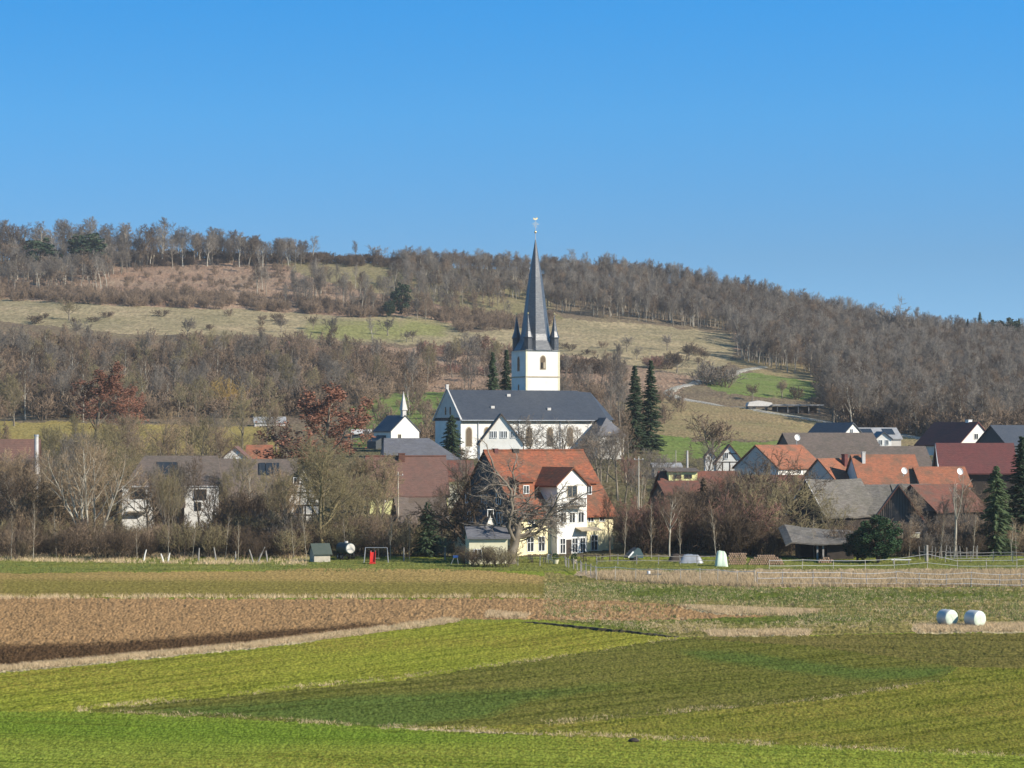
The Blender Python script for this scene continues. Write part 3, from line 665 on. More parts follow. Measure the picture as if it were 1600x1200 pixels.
def tower():
    D = 484.0; t = R(23.0); s = F / D; wd = 57.5 / s
    X = wx(821.8, D); zb = float(ground(X, D)) - 1
    root = empty('church_tower', (X, D, zb), t); tag(root, 'square white church tower with tall dark needle spire and four corner turrets', 'church tower')
    Z = lambda y: zy(D, y) - zb
    zt = Z(546.5)
    MB().box(0, wd, 0, wd, 0, zt).build('tower_shaft', M['plaster'], root)
    MB().box(-.10, wd + .10, -.10, wd + .10, Z(589.5), Z(587.6)).build('string_course', M['stone'], root)
    for a, b, nx in ((-.04, .32, 0), (wd - .32, wd + .04, 0)):
        MB().box(a, b, -.04, .3, 0, zt - .02).build('corner_stone', M['cream'], root)
    window(root, 'f', wd, wd, wd*.505, Z(576.5), 1.0, 2.25, M['stone'], True, pane=M['brownstone'], name='bell_window')
    for sgn in (-.25, .25): MB().box(wd*.505 + sgn - .17, wd*.505 + sgn + .17, -.12, -.078, Z(575.5), Z(566)).build('louvre', M['stone'] if sgn > 0 else M['black'], root)
    window(root, 'l', wd, wd, wd*.5, Z(579), 1.0, 2.5, M['grey_and_shade'], True, name='bell_window')
    window(root, 'l', wd, wd, wd*.5, Z(612), .5, 1.3, M['grey_and_shade'], True)
    # flared skirt turning from the square into the octagon
    c = wd / 2; e = .38; zs = zt - .05; z1 = Z(521); r1 = 21.8 / s
    def octo(r, z): return [(c + r*math.cos(R(22.5 + 45*k))/math.cos(R(22.5)), c + r*math.sin(R(22.5 + 45*k))/math.cos(R(22.5)), z) for k in range(8)]
    def sq(h, z):   # square with points doubled to 8, same order as the octagon
        q = []
        for k in range(8):
            a = R(22.5 + 45*k); x, y = math.cos(a), math.sin(a); m = max(abs(x), abs(y)); f = h / m
            q.append((c + x*f, c + y*f, z))
        return q
    mb = MB()
    corner = [(c + sx*(c+e), c + sy*(c+e), zs) for sx, sy in ((1,1),(-1,1),(-1,-1),(1,-1))]
    base = sq(c + e, zs); mid = octo(r1 * 1.08, Z(531)); top = octo(r1*.97, z1); ap = (c, c, Z(368))
    o8 = octo(9.8 / s, Z(431))
    v = base + mid + top + o8 + corner + [ap]
    fs = []
    for k in range(8):
        k2 = (k+1) % 8
        fs += [(k, k2, 8+k2, 8+k), (8+k, 8+k2, 16+k2, 16+k), (16+k, 16+k2, 24+k2, 24+k), (24+k, 24+k2, 36)]
    for q, (a, b) in enumerate(((0, 1), (2, 3), (4, 5), (6, 7))):
        fs.append((a, 32 + q, b))
    fs.append(tuple(range(8)))
    mb.add(v, fs); mb.build('spire', M['spire'], root)
    # four corner turrets with small pointed roofs and balls
    for sx, sy in ((-1,-1),(1,-1),(-1,1),(1,1)):
        tx, ty = c + sx*(c - .75), c + sy*(c - .75)
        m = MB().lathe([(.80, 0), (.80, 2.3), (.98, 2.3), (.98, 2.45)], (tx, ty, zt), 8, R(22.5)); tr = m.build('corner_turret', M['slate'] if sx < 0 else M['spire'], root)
        MB().lathe([(.95, 0), (.55, 1.2), (.02, 4.4)], (tx, ty, zt + 2.4), 8, R(22.5)).build('turret_roof', M['spire'], tr)
        MB().lathe([(.02, 0), (.17, .12), (.17, .3), (.02, .42)], (tx, ty, zt + 6.75), 8).build('finial_ball', M['gold'], tr)
    # finial: rod, ball, cross with openwork and cockerel
    r = MB().tube([(c, c, Z(372)), (c, c, Z(336))], [.08, .03], 6); ro = r.build('finial', M['metal'], root)
    MB().lathe([(.03, 0), (.18, .12), (.24, .28), (.18, .44), (.03, .55)], (c, c, Z(362)), 10).build('finial_ball', M['gold'], ro)
    x = MB().bar((c - .75, c, Z(347)), (c + .75, c, Z(347)), .07).bar((c - .45, c, Z(351.5)), (c + .45, c, Z(351.5)), .05)
    for k in range(8):
        a = k*math.pi/4; x.bar((c + .38*math.cos(a), c, Z(347) + .38*math.sin(a)), (c + .38*math.cos(a+.8), c, Z(347) + .38*math.sin(a+.8)), .04)
    x.build('cross', M['gold'], ro)
    MB().prism([(c-.5, Z(339.5)), (c-.15, Z(340.5)), (c+.2, Z(340.5)), (c+.5, Z(338)), (c+.3, Z(336.2)), (c+.1, Z(338.4)), (c-.2, Z(338.4)), (c-.35, Z(336.6))], 'y', c - .03, c + .03).build('weathercock', M['gold'], ro)
tower()

# ---- chapel
def chapel():
    D = 522; root, L, W, ze, zr, rf, zb = house('chapel', 'small white chapel with steep dark slate roof and slender bell turret', 'chapel', 611, D, 33, 672, 648.5, pr=655, pl=584, axis='y', roof='slate', oh=.25, ohg=.15, wall='plaster')
    window(root, 'f', L, W, L*.30, yrel(D, 686, zb), .6, .9, M['stone'])
    c = L/2; z = zr - .6
    q = MB().box(c-.42, c+.42, .25, 1.1, z, z + 1.6); tu = q.build('bell_turret', M['coping'], root)
    MB().add([(c-.62,.05,z+1.6),(c+.62,.05,z+1.6),(c+.62,1.3,z+1.6),(c-.62,1.3,z+1.6),(c,.68,yrel(D, 611, zb))], [(0,1,4),(1,2,4),(2,3,4),(3,0,4),(3,2,1,0)]).build('turret_spire', M['coping'], tu)
    lean = MB().prism([(-2.4, ze*.45), (0.0, ze*.75), (0, 0), (-2.4, 0)], 'y', 2.0, W*.8); lean.build('side_aisle', M['slatewall'], root)
chapel()

# ---- the yellow manor house in front
def manor():
    D = 312; root, L, W, ze, zr, rf, zb = house('manor_house', 'big yellow house with bright orange roof, white central gable bay and dark left gable', 'house',
        808, D, 40, 800, 704, pr=958, pl=711, wall='yellow', roof='orange', oh=.55, ohg=.35, yb=876, gable=None, ridge='orange')
    Z = lambda y: zy(D, y) - zb
    # left gable clad in slate above, cream below
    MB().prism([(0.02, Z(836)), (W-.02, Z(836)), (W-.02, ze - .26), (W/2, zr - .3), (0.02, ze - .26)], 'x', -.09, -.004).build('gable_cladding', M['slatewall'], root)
    for u, y0, h in ((3.4, 788, 1.2), (6.2, 788, 1.2), (9.4, 788, 1.2)):
        window(root, 'l', L, W, u, Z(y0), .75, h, off=.09)
    for u, y0 in ((8.9, 815), (3.2, 815)): window(root, 'l', L, W, u, Z(y0 + 3), .9, 1.2, off=.09)
    # white bay with its cross gable
    u0, u1, pj = 5.4, 10.3, 1.2; zg = Z(757); za = Z(731)
    MB().prism([(u0, 0), (u1, 0), (u1, zg), ((u0+u1)/2, za - .25), (u0, zg)], 'y', -pj, W*.32).build('gable_bay', M['plaster'], root)
    roof_slabs(MB(), 'y', u1-u0, W*.5 + pj, zg + .15, za + .05, .45, .35, .2, 0, u0, -pj).build('bay_roof', M['orange'], root)
    wl = [(7.85, 793+3, 1.5, 1.5*1.4, 'balcony')]
    cx = (u0+u1)/2
    window(root, 'f', L, W, cx, Z(778), 1.5, 1.35, M['stone'], off=pj)
    for u in (cx-1.45, cx, cx+1.45): window(root, 'f', L, W, u, Z(818), .85, 1.2, off=pj)
    for u in (cx-1.55, cx+.45, cx+1.75): window(root, 'f', L, W, u, Z(866), .75, 1.75, off=pj)
    dr = MB().box(cx-.95, cx-.15, -pj-.05, -pj+.02, Z(870), Z(845)); d = dr.build('door', M['timber'], root)
    MB().box(cx-.28, cx-.22, -pj-.09, -pj-.05, Z(859), Z(858)).build('handle', M['metal'], d)
    b = MB().box(cx-1.35, cx+1.35, -pj-1.1, -pj, Z(793.5), Z(792)); 
    for k in range(12): b.box(cx-1.33+k*.235, cx-1.25+k*.235, -pj-1.08, -pj-1.02, Z(792), Z(781))
    b.box(cx-1.38, cx+1.38, -pj-1.12, -pj-.98, Z(781.3), Z(780)); b.build('balcony', M['timber'], root)
    aw = MB().prism([(-pj, Z(826)), (-pj-1.2, Z(831)), (-pj-1.2, Z(832)), (-pj, Z(828))], 'x', cx+.5, u1+1.6); aw.build('awning', M['stone'], root)
    # ground and first floor of the yellow front
    for u, y0, w_, h in ((2.1, 862, .95, 1.7), (3.9, 862, .95, 1.7), (2.2, 818, .9, 1.15), (4.2, 818, .9, 1.15), (12.0, 818, .9, 1.15), (13.9, 818, .8, 1.15), (12.6, 864, 1.0, 1.8)):
        window(root, 'f', L, W, u, Z(y0), w_, h)
    # dormers left and right of the bay
    s = (zr - ze) / (W/2)
    for (a, b_, y1, y2) in ((1.6, 3.9, 769, 752), (11.6, 14.2, 772, 756)):
        zl, zh = Z(y1) - .3, Z(y2); yf = (zl - ze) / s - .15; yk = (zh - ze) / s + 1.2
        MB().box(a, b_, yf, yk - .4, zl - .5, zh - .05).build('dormer_wall', M['orange2'], root)
        dd = MB().add([(a-.25,yf-.35,zh-.15),(b_+.25,yf-.35,zh-.15),(b_+.25,yk+.6,zh+.75),(a-.25,yk+.6,zh+.75),(a-.25,yf-.35,zh),(b_+.25,yf-.35,zh),(b_+.25,yk+.6,zh+.9),(a-.25,yk+.6,zh+.9)],
                 [(0,3,2,1),(4,5,6,7),(0,1,5,4),(1,2,6,5),(2,3,7,6),(3,0,4,7)]); dd.build('dormer_roof', M['orange'], root)
        window(root, 'f', L, W, (a+b_)/2, zl + .1, .8, .9, off=-yf)
    for u, y in ((3.3, .55), (-2.4, .6)): pass
    MB().box(1.2, 1.8, W/2-.3, W/2+.3, zr-.6, zr+.25).build('chimney', M['maroon'], root)
    MB().box(4.2, 5.2, W/2-.3, W/2+.3, zr-.6, zr+.2).build('chimney', M['timber'], root)
manor()
house('garden_annex', 'low cream garden wing in front of the dark gable of the yellow house', 'annex', 733, 296, 8, 836, 822, pr=793, W=3.5, wall='cream', roof='slate_grey', yb=886, wins=[('f', 1.0, 1.1, .8, .9)])
house('white_conservatory', 'small white gabled conservatory under the slate gable', 'conservatory', 757, 306, 30, 822, 797, pr=776, W=2.2, axis='y', wall='plaster', roof='slatewall', yb=866, oh=.2, wins=[('f', .8, 4.3, .7, 1.0)])
def A(px_off, y, w=.7, h=1.0, D=390, face='f', **k):
    """window given by its distance along the wall and the picture row of its sill"""
    k['abs'] = 1
    return (face, px_off, zy(D, y), w, h, k)
house('white_gabled_house', 'white gabled house with paired small windows, between church and yellow manor', 'house', 750, 385, 5, 690, 646, pr=817, W=4, axis='y', wall='plaster', roof='oldtile', oh=.25, yb=735,
      wins=[A(u, 684, .42, .95, 385, fw=.07) for u in (1.75, 2.3, 3.3, 3.85, 4.85, 5.4)])

# ------------------------------------------------------------------ the other houses of the village (left to right)
house('brown_roofed_house', 'large house with reddish brown roof at the left edge of the village', 'house', -60, 350, 6, 790, 686, pr=54, W=14, wall='plaster_dirty', roof='browntile', yb=850, wob=.04)
r_ = house('villa', 'white flat-fronted house with brown hipped roof and two projecting wings, hidden behind bushes', 'house', 192, 345, 4, 763, 712, pr=342, W=11, wall='brownwall', roof='oldtile', hl=2.5, hr=.4, yb=850, oh=.5)
def villa_wings(r):
    root, L, W, ze, zr, rf, zb = r; Z = lambda y: zy(344, y) - zb
    s = L / 150.0
    for a, b, y0 in ((0, 48, 850), (97, 150, 850)):
        MB().box(a*s, b*s, -1.6, -.01, 0, Z(761)).build('wing_wall', M['plaster'], root)
        MB().box(a*s - .15, b*s + .15, -1.75, 0.0, Z(761), Z(759.4)).build('wing_roof_edge', M['coping'], root)
    window(root, 'f', L, W, 25*s, Z(778), 1.9, 1.25, M['timber'], off=1.6)
    window(root, 'f', L, W, 122*s, Z(780), 1.5, 1.25, M['timber'], off=1.6)
    window(root, 'f', L, W, 118*s, Z(797), .7, 1.0, M['timber'], off=1.6)
    MB().box(10*s, 40*s, -2.5, -1.6, Z(800), Z(798)).build('balcony', M['palewood'], root)
    MB().box(80*s, 99*s, -2.6, -1.6, Z(793), Z(783)).build('balcony_box', M['brownwall'], root)
    sl = (zr - ze) / (W/2)
    y1, y2 = 1.9, 4.3
    q = MB().add([(5.0,y1-.02,ze+y1*sl+.1),(7.8,y1-.02,ze+y1*sl+.1),(7.0,y2,ze+y2*sl+.1),(4.2,y2,ze+y2*sl+.1),(5.0,y1-.02,ze+y1*sl+.02),(7.8,y1-.02,ze+y1*sl+.02),(7.0,y2,ze+y2*sl+.02),(4.2,y2,ze+y2*sl+.02)], [(0,1,2,3),(7,6,5,4),(0,4,5,1),(1,5,6,2),(2,6,7,3),(3,7,4,0)])
    q.build('skylight', M['glass'], rf)
villa_wings(r_)
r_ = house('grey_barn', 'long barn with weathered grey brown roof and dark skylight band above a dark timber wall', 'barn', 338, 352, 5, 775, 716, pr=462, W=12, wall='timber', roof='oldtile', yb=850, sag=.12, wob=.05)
def barn_sky(r):
    root, L, W, ze, zr, rf, zb = r; sl = (zr-ze)/(W/2)
    for a, b in ((.53,.61),(.62,.70),(.71,.79)):
        y1, y2 = W/2*.55, W/2*.86
        MB().add([(a*L,y1,ze+y1*sl+.09),(b*L,y1,ze+y1*sl+.09),(b*L,y2,ze+y2*sl+.09),(a*L,y2,ze+y2*sl+.09),(a*L,y1,ze+y1*sl-.05),(b*L,y1,ze+y1*sl-.05),(b*L,y2,ze+y2*sl-.05),(a*L,y2,ze+y2*sl-.05)], [(0,1,2,3),(7,6,5,4),(0,4,5,1),(1,5,6,2),(2,6,7,3),(3,7,4,0)]).build('skylight', M['glass'], rf)
barn_sky(r_)
house('white_gable_cottage', 'cottage showing only its small white gable above the grey barn roof', 'house', 345, 398, 2, 716, 697, pr=388, W=8, axis='y', wall='plaster', roof='browntile', oh=.3)
house('red_roofed_cottage', 'small red roofed cottage beside the white gable', 'house', 386, 408, 3, 716, 695, pr=422, W=6, wall='plaster_dirty', roof='orange2', oh=.3)

def framed_house():
    root, L, W, ze, zr, rf, zb = house('half_timbered_house', 'narrow white half-timbered house with dark beams, behind the mossy tall tree', 'house', 452, 348, 12, 768, 728, pr=502, W=5, axis='y', wall='plaster_dirty', roof='oldtile', yb=850, oh=.25)
    Z = lambda y: zy(348, y) - zb; mb = MB()
    for u in (.1, 1.15, 2.2, 3.2, L-.1): face_bar(mb, 'f', L, W, u, 0, u, Z(790), .18); 
    for u in (.55, 1.4, 2.5, 3.4): face_bar(mb, 'f', L, W, u, Z(788), u + .25, ze + min(u, L-u)*.8, .18)
    for y in (790, 770, 805): face_bar(mb, 'f', L, W, 0, Z(y), L, Z(y), .2)
    mb.build('timber_frame', M['timber'], root)
    window(root, 'f', L, W, 1.0, Z(758), .75, 1.0, M['white'], off=.03); window(root, 'f', L, W, 3.2, Z(757), .6, .9, M['white'], off=.03); window(root, 'f', L, W, 1.3, Z(802), 1.0, .9, M['timber'], off=.03)
framed_house()
house('farmhouse', 'wide farmhouse with big plain brown tiled roof and pale yellow wall below', 'farmhouse', 578, 368, 7, 771, 713, pr=700, W=12, wall='lemon', roof='browntile', yb=840, wob=.03, ridge='redtile', hl=0,
      wins=[A(1.7, 784, 1.0, 1.0, 368), A(4.4, 784, .9, .9, 368), A(6.0, 784, .9, .9, 368), A(8.8, 784, .9, .9, 368)], chims=[(5.0, 5.5, .9, .35, 'redtile')])
house('grey_roofed_hall', 'hall with grey slate hipped roof below the chapel', 'hall', 603, 405, 6, 716, 684.5, pr=716, W=12, wall='plaster_dirty', roof='slate_grey', hl=.01, hr=4.2, oh=.4)
house('red_extension', 'low building with red tiled roof between brown farmhouse roof and the manor', 'house', 672, 380, 5, 748, 719, pr=740, W=9, wall='plaster_dirty', roof='redtile')
house('lean_to_shed', 'old dark brown shed with sagging roof in front of the farmhouse', 'shed', 625, 345, 12, 812, 775, pr=700, W=7, wall='brownwall', roof='oldtile', sag=.3, wob=.06, yb=850)
# hamlet in the trees on the left
house('far_white_house', 'tiny white house showing through the bare wood on the left', 'house', 194, 712, 18, 622, 611, pr=216, W=7, wall='plaster', roof='slate_grey', wins=[A(1.2, 629, .7, .9, 712)])
house('far_white_house', 'second tiny white house in the wood with two dark windows, right of the first', 'house', 263, 712, 18, 625, 617, pr=284, W=7, wall='plaster', roof='oldtile', wins=[A(.9, 631, .7, .9, 712), A(2.4, 631, .7, .9, 712)])
house('far_white_shed', 'small pale shed roof high among the left trees', 'shed', 192, 800, 5, 587, 582, pr=214, W=4, wall='brownwall', roof='coping')
house('long_low_pavilion', 'long low white building with flat pale roof left of the copper leaved tree', 'pavilion', 398, 648, 8, 659, 651, pr=446, W=6, wall='plaster', roof='flatroof', oh=.3)
house('cemetery_shelter', 'low stone coloured shelter with dark opening left of the chapel', 'shelter', 551, 590, 5, 676, 671, pr=586, W=4, wall='slatewall', roof='coping')
# right of the church
def timber_cottage():
    root, L, W, ze, zr, rf, zb = house('half_timbered_cottage', 'white half-timbered cottage with cropped gable, below the large round bare tree', 'house', 1118, 432, 0, 722, 694, pr=1163, W=4, axis='y', wall='plaster', roof='redtile', yb=752, oh=.2)
    Z = lambda y: zy(432, y) - zb; mb = MB()
    for u in (.1, 1.2, 2.4, 3.6, L-.1): face_bar(mb, 'f', L, W, u, Z(738), u, Z(722), .17)
    for a, b, c, d in ((.1,738,1.2,722),(3.6,722,4.7,738),(1.2,720,2.4,706),(2.4,706,3.6,720)): face_bar(mb, 'f', L, W, a, Z(b), c, Z(d), .15)
    for y in (738, 722, 709): face_bar(mb, 'f', L, W, .05 + max(0, (722-y)*.085), Z(y), L - .05 - max(0, (722-y)*.085), Z(y), .17)
    mb.build('timber_frame', M['timber'], root)
    window(root, 'f', L, W, 1.8, Z(716), .6, .9, M['white'], off=.03)
timber_cottage()
house('white_cottage', 'small plain white gable just left of the half-timbered cottage', 'house', 1102, 440, 0, 712, 702, pr=1118, W=3, axis='y', wall='plaster', roof='browntile', yb=745, oh=.15)
house('long_garden_wall', 'long low pale stone outbuilding right of the church', 'outbuilding', 1022, 440, 4, 728, 723, pr=1064, W=4, wall='greywood', roof='flatroof', yb=745, oh=.2)
def yellow_dormer():
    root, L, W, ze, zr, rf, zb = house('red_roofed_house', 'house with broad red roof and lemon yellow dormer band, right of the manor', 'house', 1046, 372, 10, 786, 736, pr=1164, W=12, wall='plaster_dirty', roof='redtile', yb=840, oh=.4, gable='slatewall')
    Z = lambda y: zy(372, y) - zb
    s = (zr-ze)/(W/2); a, b = .9, 5.2; yf = (Z(750) - ze)/s - .3
    MB().box(a, b, yf, W/2 - .5, Z(752), Z(738.5)).build('dormer_wall', M['lemon'], root)
    MB().add([(a-.4,yf-.5,Z(738)),(b+.3,yf-.5,Z(738)),(b+.3,W/2+.5,Z(733.5)),(a-.4,W/2+.5,Z(733.5)),(a-.4,yf-.5,Z(736.5)),(b+.3,yf-.5,Z(736.5)),(b+.3,W/2+.5,Z(732)),(a-.4,W/2+.5,Z(732))], [(0,3,2,1),(4,5,6,7),(0,1,5,4),(1,2,6,5),(2,3,7,6),(3,0,4,7)]).build('dormer_roof', M['oldtile'], root)
    window(root, 'f', L, W, 2.2, Z(747.5), 1.0, .42, M['timber'], off=-yf); window(root, 'f', L, W, 3.8, Z(747.5), 1.0, .42, M['timber'], off=-yf)
yellow_dormer()
house('small_red_cottage', 'small cottage with red brown roof and grey left gable in front of the yellow dormer', 'house', 1040, 352, 14, 770, 751, pr=1098, W=6, wall='brownwall', roof='redtile', yb=840, oh=.35)
house('blue_grey_outbuilding', 'blue grey outbuilding with white lean-to roof, half hidden behind shrubs', 'outbuilding', 1114, 325, 55, 826, 815, pr=1136, W=3.6, wall='grey_and_shade', roof='slatewall', yb=858, oh=.2)
house('white_shed', 'low white shed wall beside the blue grey outbuilding', 'shed', 1091, 322, 3, 830, 822, pr=1113, W=3, wall='plaster', roof='oldtile', yb=842, oh=.2)
house('orange_roofed_house', 'white walled house with orange tiled roof and shade-greyed left gable, middle right', 'house', 1216, 395, 40, 729, 695, pr=1285, W=9.5, wall='plaster', roof='orange2', gable='grey_and_shade', yb=770, oh=.35,  # gable colour carries the shade of the side away from the sun
      wins=[A(4.6, 740, .8, .9, 395), A(7.4, 740, .8, .9, 395)])
house('low_red_roof', 'low red roof in front of the white walled orange roofed house', 'outbuilding', 1168, 372, 5, 768, 742, pr=1262, W=8, wall='brownwall', roof='redtile', yb=840, oh=.3)
house('long_brown_barn', 'long barn with plain grey brown roof, rearmost of the brown pair', 'barn', 1236, 445, 10, 699, 676, pr=1374, W=9, wall='plaster_dirty', roof='oldtile', gable='slatewall', oh=.3)
house('wide_brown_barn', 'wide brown roofed barn stretching behind the orange roofs', 'barn', 1262, 415, 6, 728, 697, pr=1456, W=10, wall='plaster', roof='oldtile', oh=.3, hl=0, wins=[])
r_ = house('stepped_orange_house', 'long house with bright orange stepped roof, chimneys and white satellite dish', 'house', 1304, 388, 38, 746, 716, pr=1372, W=6.8, wall='plaster', roof='orange2', gable='grey_and_shade', yb=770, oh=.3, chims=[(4.4, 2.2, .7, .5, 'maroon')])  # shaded left gable painted greyer than the white walls
house('stepped_orange_house', 'taller middle section of the long orange roof with a pale chimney', 'house', 1346, 384, 10, 758, 710, pr=1442, W=9, wall='plaster', roof='orange2', yb=770, oh=.3, chims=[(1.4, 3.4, .5, .3, 'coping')])
house('stepped_orange_house', 'lowest right-hand section of the long orange roof', 'house', 1440, 384, 8, 757, 729, pr=1516, W=7, wall='plaster_dirty', roof='orange2', yb=775, oh=.3)
def dish(px, D, y, label, mastbase):
    t = empty('satellite_dish', (wx(px, D), D, zy(D, mastbase))); tag(t, label, 'satellite dish')
    h = zy(D, y) - zy(D, mastbase)
    MB().tube([(0, .3, 0), (0, .3, h)], .05, 6).build('mast', M['metal'], t)
    o = MB().lathe([(.02, 0), (.25, .03), (.42, .1), (.5, .2), (.52, .2), (.43, .08), (.25, .0), (.02, -.03)], (0, 0, 0), 14).build('dish', M['white'], t); o.rotation_euler = (R(75), 0, R(25)); o.location = (0, 0, h)
    MB().tube([(0, .1, h - .35), (.12, -.45, h - .1)], .025, 5).build('arm', M['metal'], t)
dish(1412, 380, 736, 'white satellite dish on the middle of the orange roof', 744)
dish(1499, 378, 737, 'white satellite dish above the lowest orange roof, behind the forked pale tree', 746)
dish(1245, 410, 684, 'white satellite dish at the left end of the long brown barn roof', 698)
dish(1122, 365, 705+60, 'white satellite dish low in the branches right of the dark cone shaped tree', 775) if 0 else None
# new white houses at the back
house('white_gabled_bungalow', 'white gable with blue dark roof, left of the pair of new houses at the back', 'house', 1316, 540, 36, 679, 660, pr=1349, W=11, axis='y', wall='plaster', roof='slate', yb=700, oh=.3, wins=[A(2.6, 678, .8, 1.0, 540)])
def modern_house():
    root, L, W, ze, zr, rf, zb = house('solar_roofed_house', 'modern house with grey roof carrying two dark solar panels at the back right', 'house', 1344, 552, 8, 684, 668, pr=1408, W=9, wall='grey_and_shade', roof='flatroof', yb=702, oh=.3)
    sl = (zr-ze)/(W/2)
    for a, b in ((.08, .38), (.64, .90)):
        y1, y2 = W/2*.30, W/2*.85
        MB().add([(a*L,y1,ze+y1*sl+.1),(b*L,y1,ze+y1*sl+.1),(b*L,y2,ze+y2*sl+.1),(a*L,y2,ze+y2*sl+.1),(a*L,y1,ze+y1*sl-.05),(b*L,y1,ze+y1*sl-.05),(b*L,y2,ze+y2*sl-.05),(a*L,y2,ze+y2*sl-.05)], [(0,1,2,3),(7,6,5,4),(0,4,5,1),(1,5,6,2),(2,6,7,3),(3,7,4,0)]).build('solar_panel', M['glass'], rf)
modern_house()
house('white_dormer_house', 'little white gabled front with two dark windows right of the long brown barn', 'house', 1369, 470, 4, 684, 674, pr=1393, W=6, axis='y', wall='plaster', roof='slate', yb=715, oh=.2, wins=[A(.85, 695, .55, .85, 470, fw=.06), A(2.0, 695, .55, .85, 470, fw=.06)])
house('brown_roofed_villa', 'white house with long brown roof slope and white chimney at the right', 'house', 1499, 500, 30, 692, 659, pr=1556, W=13, axis='y', wall='plaster', roof='maroon', yb=712, oh=.5,
      wins=[A(4.2, 686, .9, 1.0, 500), A(6.3, 686, .9, 1.0, 500)], chims=[(4.9, 3.0, .9, .3, 'white')])
house('dark_blue_house', 'dark slate clad house at the right edge behind the brown roofed villa', 'house', 1572, 490, 34, 692, 664, pr=1640, W=8, wall='slatewall', roof='slate', yb=712, oh=.4)
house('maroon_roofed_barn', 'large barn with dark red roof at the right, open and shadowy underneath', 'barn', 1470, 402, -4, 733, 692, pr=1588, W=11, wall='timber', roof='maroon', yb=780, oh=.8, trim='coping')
# the old barns in front on the right
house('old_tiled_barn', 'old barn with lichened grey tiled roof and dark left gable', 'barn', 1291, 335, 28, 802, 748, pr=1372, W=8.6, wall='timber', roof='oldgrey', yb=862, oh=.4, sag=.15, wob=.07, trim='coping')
def timber_barn():
    root, L, W, ze, zr, rf, zb = house('timber_gabled_barn', 'wooden barn with vertical grey boards in its pointed gable and reddish bargeboards', 'barn', 1369, 328, -7, 806, 757, pr=1440, W=3.5, axis='y', wall='barnwood', roof='oldgrey', yb=866, oh=.55, ohg=.5, wob=.06)
    tm = MB(); s = (zr-ze)/(L/2)
    for sg in (-1, 1): tm.bar((L/2, -.6, zr - .1), (L/2 + sg*(L/2+.55), -.6, ze - .55*s - .1), .1, .36)
    tm.build('bargeboard', M['redtile'], rf)
    b = MB()
    for k in range(22):
        u = L*(k+.5)/22; b.box(u-.03, u+.03, -.06, .0, 0, ze + (L/2-abs(u-L/2))*s - .35)
    b.build('cover_strip', M['barnwood'], root)
    # roof of the link to the left barn
    return
timber_barn()
house('linking_barn', 'grey tiled middle barn roof joining the left barn to the pointed wooden gable', 'barn', 1310, 338, 3, 800, 757, pr=1398, W=10, wall='timber', roof='oldgrey', yb=862, oh=.4, wob=.07)
house('brown_gabled_barn', 'dark gabled barn with reddish brown right slope, behind the pale forked tree', 'barn', 1462, 345, 36, 795, 757, pr=1542, W=9, wall='timber', roof='redtile', yb=860, oh=.5, wob=.05, gable='barnwood')
house('grey_small_barn', 'small grey roofed barn between the pointed wooden gable and the dark gabled barn', 'barn', 1404, 356, 4, 782, 756, pr=1462, W=8, wall='timber', roof='oldgrey', yb=860, oh=.4, wob=.05)
def front_shed():
    D = 306; X = wx(1252, D); root = empty('open_shed', (X, D, gz(1252, D)), 0.05); tag(root, 'open dark timber shed with sagging grey roof and two pale posts', 'shed')
    Z = lambda y: zy(D, y) - gz(1252, D); s = F/D
    L = 92/s; W = 4.5
    mb = MB(); n = 12; m = 4; vs = []; fs = []
    for i in range(n+1):
        for j in range(m+1):
            u = -2.0 + (L + 2.0) * i/n; v = -.8 + (W+1.4) * j/m
            z = Z(845 - 0) + (Z(820) - Z(845)) * (j/m)**.9 * (1 - .45*(i/n)) - .35*math.sin(math.pi*i/n)*(1-.5*j/m) + .35*(1-i/n)**2*0 + random.uniform(-.04,.04) - (.5 if i == 0 else 0)*1
            for k in (0, -.16): vs.append((u, v, z + k))
    idx = lambda i,j,k: (i*(m+1)+j)*2+k
    for i in range(n):
        for j in range(m):
            fs += [(idx(i,j,0),idx(i+1,j,0),idx(i+1,j+1,0),idx(i,j+1,0)),(idx(i,j,1),idx(i,j+1,1),idx(i+1,j+1,1),idx(i+1,j,1))]
        fs += [(idx(i,0,0),idx(i,0,1),idx(i+1,0,1),idx(i+1,0,0)),(idx(i,m,0),idx(i+1,m,0),idx(i+1,m,1),idx(i,m,1))]
    fs += [(idx(0,j,0),idx(0,j+1,0),idx(0,j+1,1),idx(0,j,1)) for j in range(m)] + [(idx(n,j,0),idx(n,j,1),idx(n,j+1,1),idx(n,j+1,0)) for j in range(m)]
    MB().add(vs, fs).build('roof', M['oldgrey'], root)
    MB().box(0, L*.9, W-.15, W, 0, Z(838)).box(0, .15, 1.2, W-.2, 0, Z(842)).build('wall', M['timber'], root); MB().box(L*.45, L*.9, .2, .35, 0, Z(850)).build('partition', M['timber'], root)
    for u in (1.9, 2.6): MB().box(u-.1, u+.1, -.3, -.1, 0, Z(850)).build('post', M['greywood'], root)
    MB().box(1.7, 3.9, -.32, -.08, Z(850), Z(847.5)).build('beam', M['greywood'], root)
front_shed()
